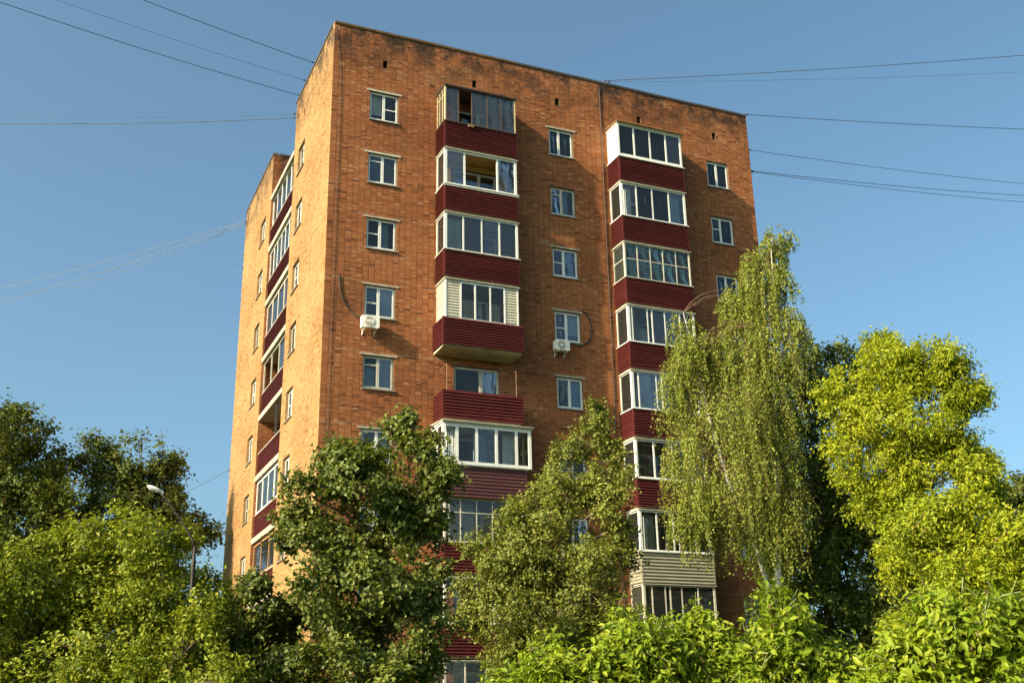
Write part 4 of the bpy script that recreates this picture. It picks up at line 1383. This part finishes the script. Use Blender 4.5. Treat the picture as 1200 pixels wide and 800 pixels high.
def woody(base, lobes, r, trunk_r, top_frac, bark, root, clusters, cidx, sub=7, thin=0.012, stems=1, tw=None):
    """trunk, one limb to each lobe and boughs out to some of the leaf clusters"""
    Lb = np.array(lobes)
    B = Vector((base[0], base[1], 0))
    cz = Lb[:, 2] + Lb[:, 4]
    top_z = cz.max() * top_frac
    hi = Lb[np.argsort(-cz)[:3]]
    tx, ty = hi[:, 0].mean() * 0.7, hi[:, 1].mean() * 0.7
    trunk = []
    for s in np.linspace(0, 1, 10):
        trunk.append(B + Vector((tx * s ** 1.5 + 0.09 * math.sin(s * 5 + trunk_r * 40), ty * s ** 1.5 + 0.09 * math.sin(s * 4 + 1), top_z * s)))
    mb = MB()
    mb.tube(trunk, [trunk_r * (1.35 if i == 0 else 1) * (1 - 0.75 * i / 9) for i in range(10)], 10)
    mb.build('trunk', bark, root, smooth=True)
    lm = MB()
    for li, l in enumerate(lobes):
        c = B + Vector(l[:3])
        # leave the trunk below the lobe
        zt = min(top_z * 0.97, max(0.22 * top_z, c.z - 0.55 * math.hypot(l[0] - tx, l[1] - ty) - l[4] * 0.5))
        s = zt / top_z
        k = min(8, int(s * 9))
        a = trunk[k].lerp(trunk[k + 1], s * 9 - k)
        rr = trunk_r * (1 - 0.75 * s) * 0.55
        path = limb_path(a, c, r, 0.05)
        lm.tube(path, [max(thin, rr * (1 - 0.75 * i / 5)) for i in range(6)], 6)
        mine = np.where(cidx == li)[0]
        if len(mine):
            for ci in r.choice(mine, size=min(sub, len(mine)), replace=False):
                st = path[r.randint(2, 6)]
                pp = limb_path(st, Vector(clusters[ci]) + B, r, 0.04, 3)
                lm.tube(pp, [max(thin, rr * 0.30), max(thin * .8, rr * .2), thin * .7, thin * 0.4], 4, cap=False)
    tag(lm.build('limbs', bark, root, smooth=True), kind='stuff')


def leafy(key, name, label, cat, n_cl, per, leaf, mat, bark, trunk_r, top_frac=0.8, wr=0.30, twig_len=0.45, group=None, seed=1,
          gap=(1.6, -0.15), fine=False, droop=0.25, shell=0.34, sub=7, upb=0.40, bark_thin=0.012, surf=0.26, tufts=6):
    base, lobes = CROWNS[key]
    r = np.random.RandomState(seed)
    root = thing(name, label, cat, (base[0], base[1], 0), group)
    B = np.array([base[0], base[1], 0.0])
    parts_ = break_up(lobes, r, tufts)
    cl_, out, idx = sample_lobes(parts_, n_cl, r, shell, gap, surf)
    idx = idx // (tufts + 1)
    n = len(cl_)
    woody(base, lobes, r, trunk_r, top_frac, bark, root, cl_, idx, sub, bark_thin)
    # twigs and leaves
    tdir = unit(out * 0.9 + np.array([0, 0, 0.35]) + r.normal(0, 0.45, (n, 3)))
    tl = twig_len * (0.6 + 0.8 * r.rand(n))
    s = np.tile(np.linspace(0.08, 1.0, per), (n, 1)) + r.normal(0, 0.04, (n, per))
    pos = cl_[:, None] + tdir[:, None] * ((s - 0.45) * tl[:, None])[..., None]
    pos = pos + r.normal(0, leaf * 0.45, pos.shape)
    pos[..., 2] -= (s ** 2) * tl[:, None] * 0.18
    pos = pos.reshape(-1, 3) + B
    N = len(pos)
    o = np.repeat(out, per, 0)
    td = np.repeat(tdir, per, 0)
    nrm = unit(o * 0.75 + np.array([0, 0, upb]) + r.normal(0, 0.48, (N, 3)))
    dirn = td * 0.45 + r.normal(0, 0.75, (N, 3)) + np.array([0, 0, -droop])
    dirn = dirn - nrm * (dirn * nrm).sum(1, keepdims=True)
    L = leaf * ((0.45 + 0.95 * r.rand(N)) if fine else (0.65 + 0.6 * r.rand(N)))
    clt = np.repeat(r.normal(0, 0.16, n) + 0.12 * wob(cl_, 0.9, seed), per)
    tint = (0.5 + clt + r.normal(0, 0.22, N)).clip(0.04, 1)
    tint[r.rand(N) < 0.012] = 0
    ok = pos[:, 2] > 0.05
    leaves_mesh('crown', pos[ok], dirn[ok], nrm[ok], L[ok], wr, mat, tint[ok], root, fine)
    # fine twigs under the outermost leaves
    tm = MB()
    pick = r.choice(n, size=min(n, 500 if fine else 260), replace=False)
    for i in pick:
        a = cl_[i] + B - tdir[i] * tl[i] * 0.8
        b_ = cl_[i] + B + tdir[i] * tl[i] * 0.5
        tm.tube([a, (a + b_) / 2 + [0, 0, tl[i] * .04], b_], [0.008, 0.006, 0.003], 3, cap=False)
    tag(tm.build('twigs', 'green_stem' if fine else 'twig', root), kind='stuff')
    return root


leafy('far_dark', 'deciduous_tree', 'dark tree at the far left edge with a pointed top', 'tree', 4200, 11, 0.20, 'leaf_dark', 'bark', 0.26, seed=2, twig_len=0.7, gap=(0.9, -0.7))
leafy('far_airy', 'deciduous_tree', 'airy dark tree rising behind the street lamp', 'tree', 2400, 11, 0.19, 'leaf_dark', 'bark', 0.22, seed=3, twig_len=0.8, gap=(1.1, -0.35))
leafy('far_right', 'deciduous_tree', 'distant dark treetop at the right edge of the picture', 'tree', 1500, 11, 0.20, 'leaf_dark', 'bark', 0.24, seed=4, twig_len=0.7, gap=(1.0, -0.5))
leafy('left_bush', 'spreading_tree', 'broad low spreading tree under the street lamp, sunlit on its left', 'tree', 9500, 12, 0.105, 'leaf_bush', 'bark', 0.20, 0.75, seed=5, twig_len=0.42, gap=(1.5, -0.9), upb=0.45)
leafy('linden', 'linden_tree', 'dark leafy tree covering the lower left corner of the building', 'tree', 7800, 10, 0.112, 'leaf_linden', 'bark', 0.15, 0.85, wr=0.40, seed=6, twig_len=0.40, gap=(2.6, -0.15), droop=0.5)
leafy('apple', 'fruit_tree', 'small leaved olive green tree before the balconies and window column', 'tree', 7500, 11, 0.090, 'leaf_apple', 'bark_pale', 0.15, 0.85, wr=0.36, seed=7, twig_len=0.34, gap=(2.0, -0.95))
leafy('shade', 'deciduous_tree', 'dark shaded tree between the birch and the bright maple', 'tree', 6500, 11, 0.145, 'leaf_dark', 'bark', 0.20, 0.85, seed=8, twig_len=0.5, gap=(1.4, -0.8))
leafy('maple', 'maple_tree', 'tall yellow green tree right of the birch, brightly sunlit', 'tree', 8200, 11, 0.115, 'leaf_maple', 'bark', 0.20, 0.85, seed=9, twig_len=0.50, gap=(2.1, -0.62), wr=0.24, droop=0.45, tufts=9)
leafy('right_low', 'maple_tree', 'low bushy yellow green tree at the right edge below the tall one', 'tree', 7000, 11, 0.105, 'leaf_maple', 'bark', 0.14, 0.8, seed=10, twig_len=0.40, gap=(1.8, -0.5), wr=0.24, droop=0.45, tufts=9)
leafy('shrub_a', 'leafy_shrub', 'bright green foreground shrub before the olive green tree', 'shrub', 2500, 9, 0.078, 'leaf_shrub', 'green_stem', 0.03, 0.8, wr=0.24, seed=11, twig_len=0.30, gap=(3.6, -0.35), fine=True, droop=0.35, group='bright foreground shrubs', bark_thin=0.006, upb=0.55)
leafy('shrub_b', 'leafy_shrub', 'bright green foreground shrub below the birch', 'shrub', 2500, 9, 0.078, 'leaf_shrub', 'green_stem', 0.03, 0.8, wr=0.24, seed=12, twig_len=0.30, gap=(3.6, -0.35), fine=True, droop=0.35, group='bright foreground shrubs', bark_thin=0.006, upb=0.55)
leafy('shrub_c', 'leafy_shrub', 'bright green foreground shrub in the lower right corner', 'shrub', 2500, 9, 0.078, 'leaf_shrub', 'green_stem', 0.03, 0.8, wr=0.24, seed=13, twig_len=0.28, gap=(3.6, -0.35), fine=True, droop=0.35, group='bright foreground shrubs', bark_thin=0.006, upb=0.55)


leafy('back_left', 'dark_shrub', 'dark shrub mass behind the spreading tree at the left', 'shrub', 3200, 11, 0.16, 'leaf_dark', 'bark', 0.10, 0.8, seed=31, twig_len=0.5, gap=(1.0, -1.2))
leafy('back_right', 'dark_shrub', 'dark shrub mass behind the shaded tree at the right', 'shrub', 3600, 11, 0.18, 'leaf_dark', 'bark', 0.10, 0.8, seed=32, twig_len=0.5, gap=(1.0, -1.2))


def birch():
    base, lobes = CROWNS['birch']
    r = np.random.RandomState(21)
    root = thing('birch_tree', 'tall weeping birch with white bark before the right balcony column', 'tree', (base[0], base[1], 0))
    B = Vector((base[0], base[1], 0))
    Lb = np.array(lobes)
    tip, tip2 = Vector(lobes[1][:3]), Vector(lobes[5][:3]) + Vector((0, 0, lobes[5][4]))
    main = [B + Vector((tip.x * q + 0.07 * math.sin(q * 17), tip.y * q, tip.z * q)) for q in (0, .14, .28, .42, .56, .70, .82, .92, 1.0)]
    s2 = main[2] - B
    second = [B + s2.lerp(tip2, q) + Vector((0.10 * math.sin(q * 9), 0.3 * math.sin(q * 3.1), 0)) for q in (0, .2, .42, .65, .85, 1.0)]
    mb = MB()
    mb.tube(main, [0.19, 0.155, 0.13, 0.11, 0.085, 0.055, 0.034, 0.018, 0.006], 10)
    mb.build('trunk', 'birch_bark', root, smooth=True)
    mb = MB()
    mb.tube(second, [0.085, 0.075, 0.06, 0.045, 0.026, 0.008], 8)
    mb.build('limb', 'birch_bark', root, smooth=True)
    # arching boughs
    ends, out, idx = sample_lobes(lobes, 260, r, 0.5, (1.2, -0.9), 0.1)
    ends = ends + np.array(B)
    lm = MB()
    allst = main + second
    for e in ends:
        ev = Vector(e)
        c_ = [p for p in allst if p.z < ev.z - 0.25] or allst[:2]
        st = min(c_, key=lambda p: (p - ev).length + 0.4 * abs(ev.z - 0.8 - p.z))
        path = limb_path(st, ev, r, 0.16, 5)
        lm.tube(path, [0.016, 0.013, 0.010, 0.008, 0.006, 0.004], 4, cap=False)
    tag(lm.build('boughs', 'twig', root, smooth=True), kind='stuff')
    # hanging strands
    st, out, idx = sample_lobes(break_up(lobes, r, 4), 2800, r, 0.5, (1.9, -0.55), 0.28)
    st = st + np.array(B)
    idx = idx // 5
    n = len(st)
    hgt = Lb[idx, 4]
    ln = (0.7 + 1.5 * r.rand(n)) * np.clip(hgt / 1.1, 0.35, 1.1)
    per = 40
    s = np.linspace(0, 1, per)[None, :]
    sw = r.normal(0, 0.10, (n, 2))
    x = st[:, 0:1] + out[:, 0:1] * 0.30 * (1 - np.exp(-3 * s)) + sw[:, 0:1] * s * s * ln[:, None] + 0.03 * np.sin(6 * s + st[:, 1:2] * 9)
    y = st[:, 1:2] + out[:, 1:2] * 0.30 * (1 - np.exp(-3 * s)) + sw[:, 1:2] * s * s * ln[:, None]
    z = st[:, 2:3] + 0.10 * np.sin(np.pi * np.clip(s * 4, 0, 1)) - ln[:, None] * s
    P = np.stack([x, y, z], 2)
    tm = MB()
    for i in range(0, n, 2):
        tm.tube([P[i, 0], P[i, 10], P[i, 20], P[i, 30], P[i, 39]], [0.007, 0.005, 0.004, 0.003, 0.002], 3, cap=False)
    tag(tm.build('hanging_twigs', 'twig', root), kind='stuff')
    pos = (P + r.normal(0, 0.035, P.shape)).reshape(-1, 3)
    N = len(pos)
    o = np.repeat(out, per, 0)
    nrm = unit(o * 0.6 + np.array([0, 0, 0.15]) + r.normal(0, 0.6, (N, 3)))
    dirn = np.array([0, 0, -0.9]) + r.normal(0, 0.5, (N, 3))
    dirn = dirn - nrm * (dirn * nrm).sum(1, keepdims=True)
    L = 0.088 * (0.6 + 0.6 * r.rand(N))
    tint = (0.5 + np.repeat(r.normal(0, 0.16, n), per) + r.normal(0, 0.2, N)).clip(0.04, 1)
    ok = (pos[:, 2] > 0.3) & (r.rand(N) < 0.92)
    leaves_mesh('crown', pos[ok], dirn[ok], nrm[ok], L[ok], 0.36, 'leaf_birch', tint[ok], root)


birch()
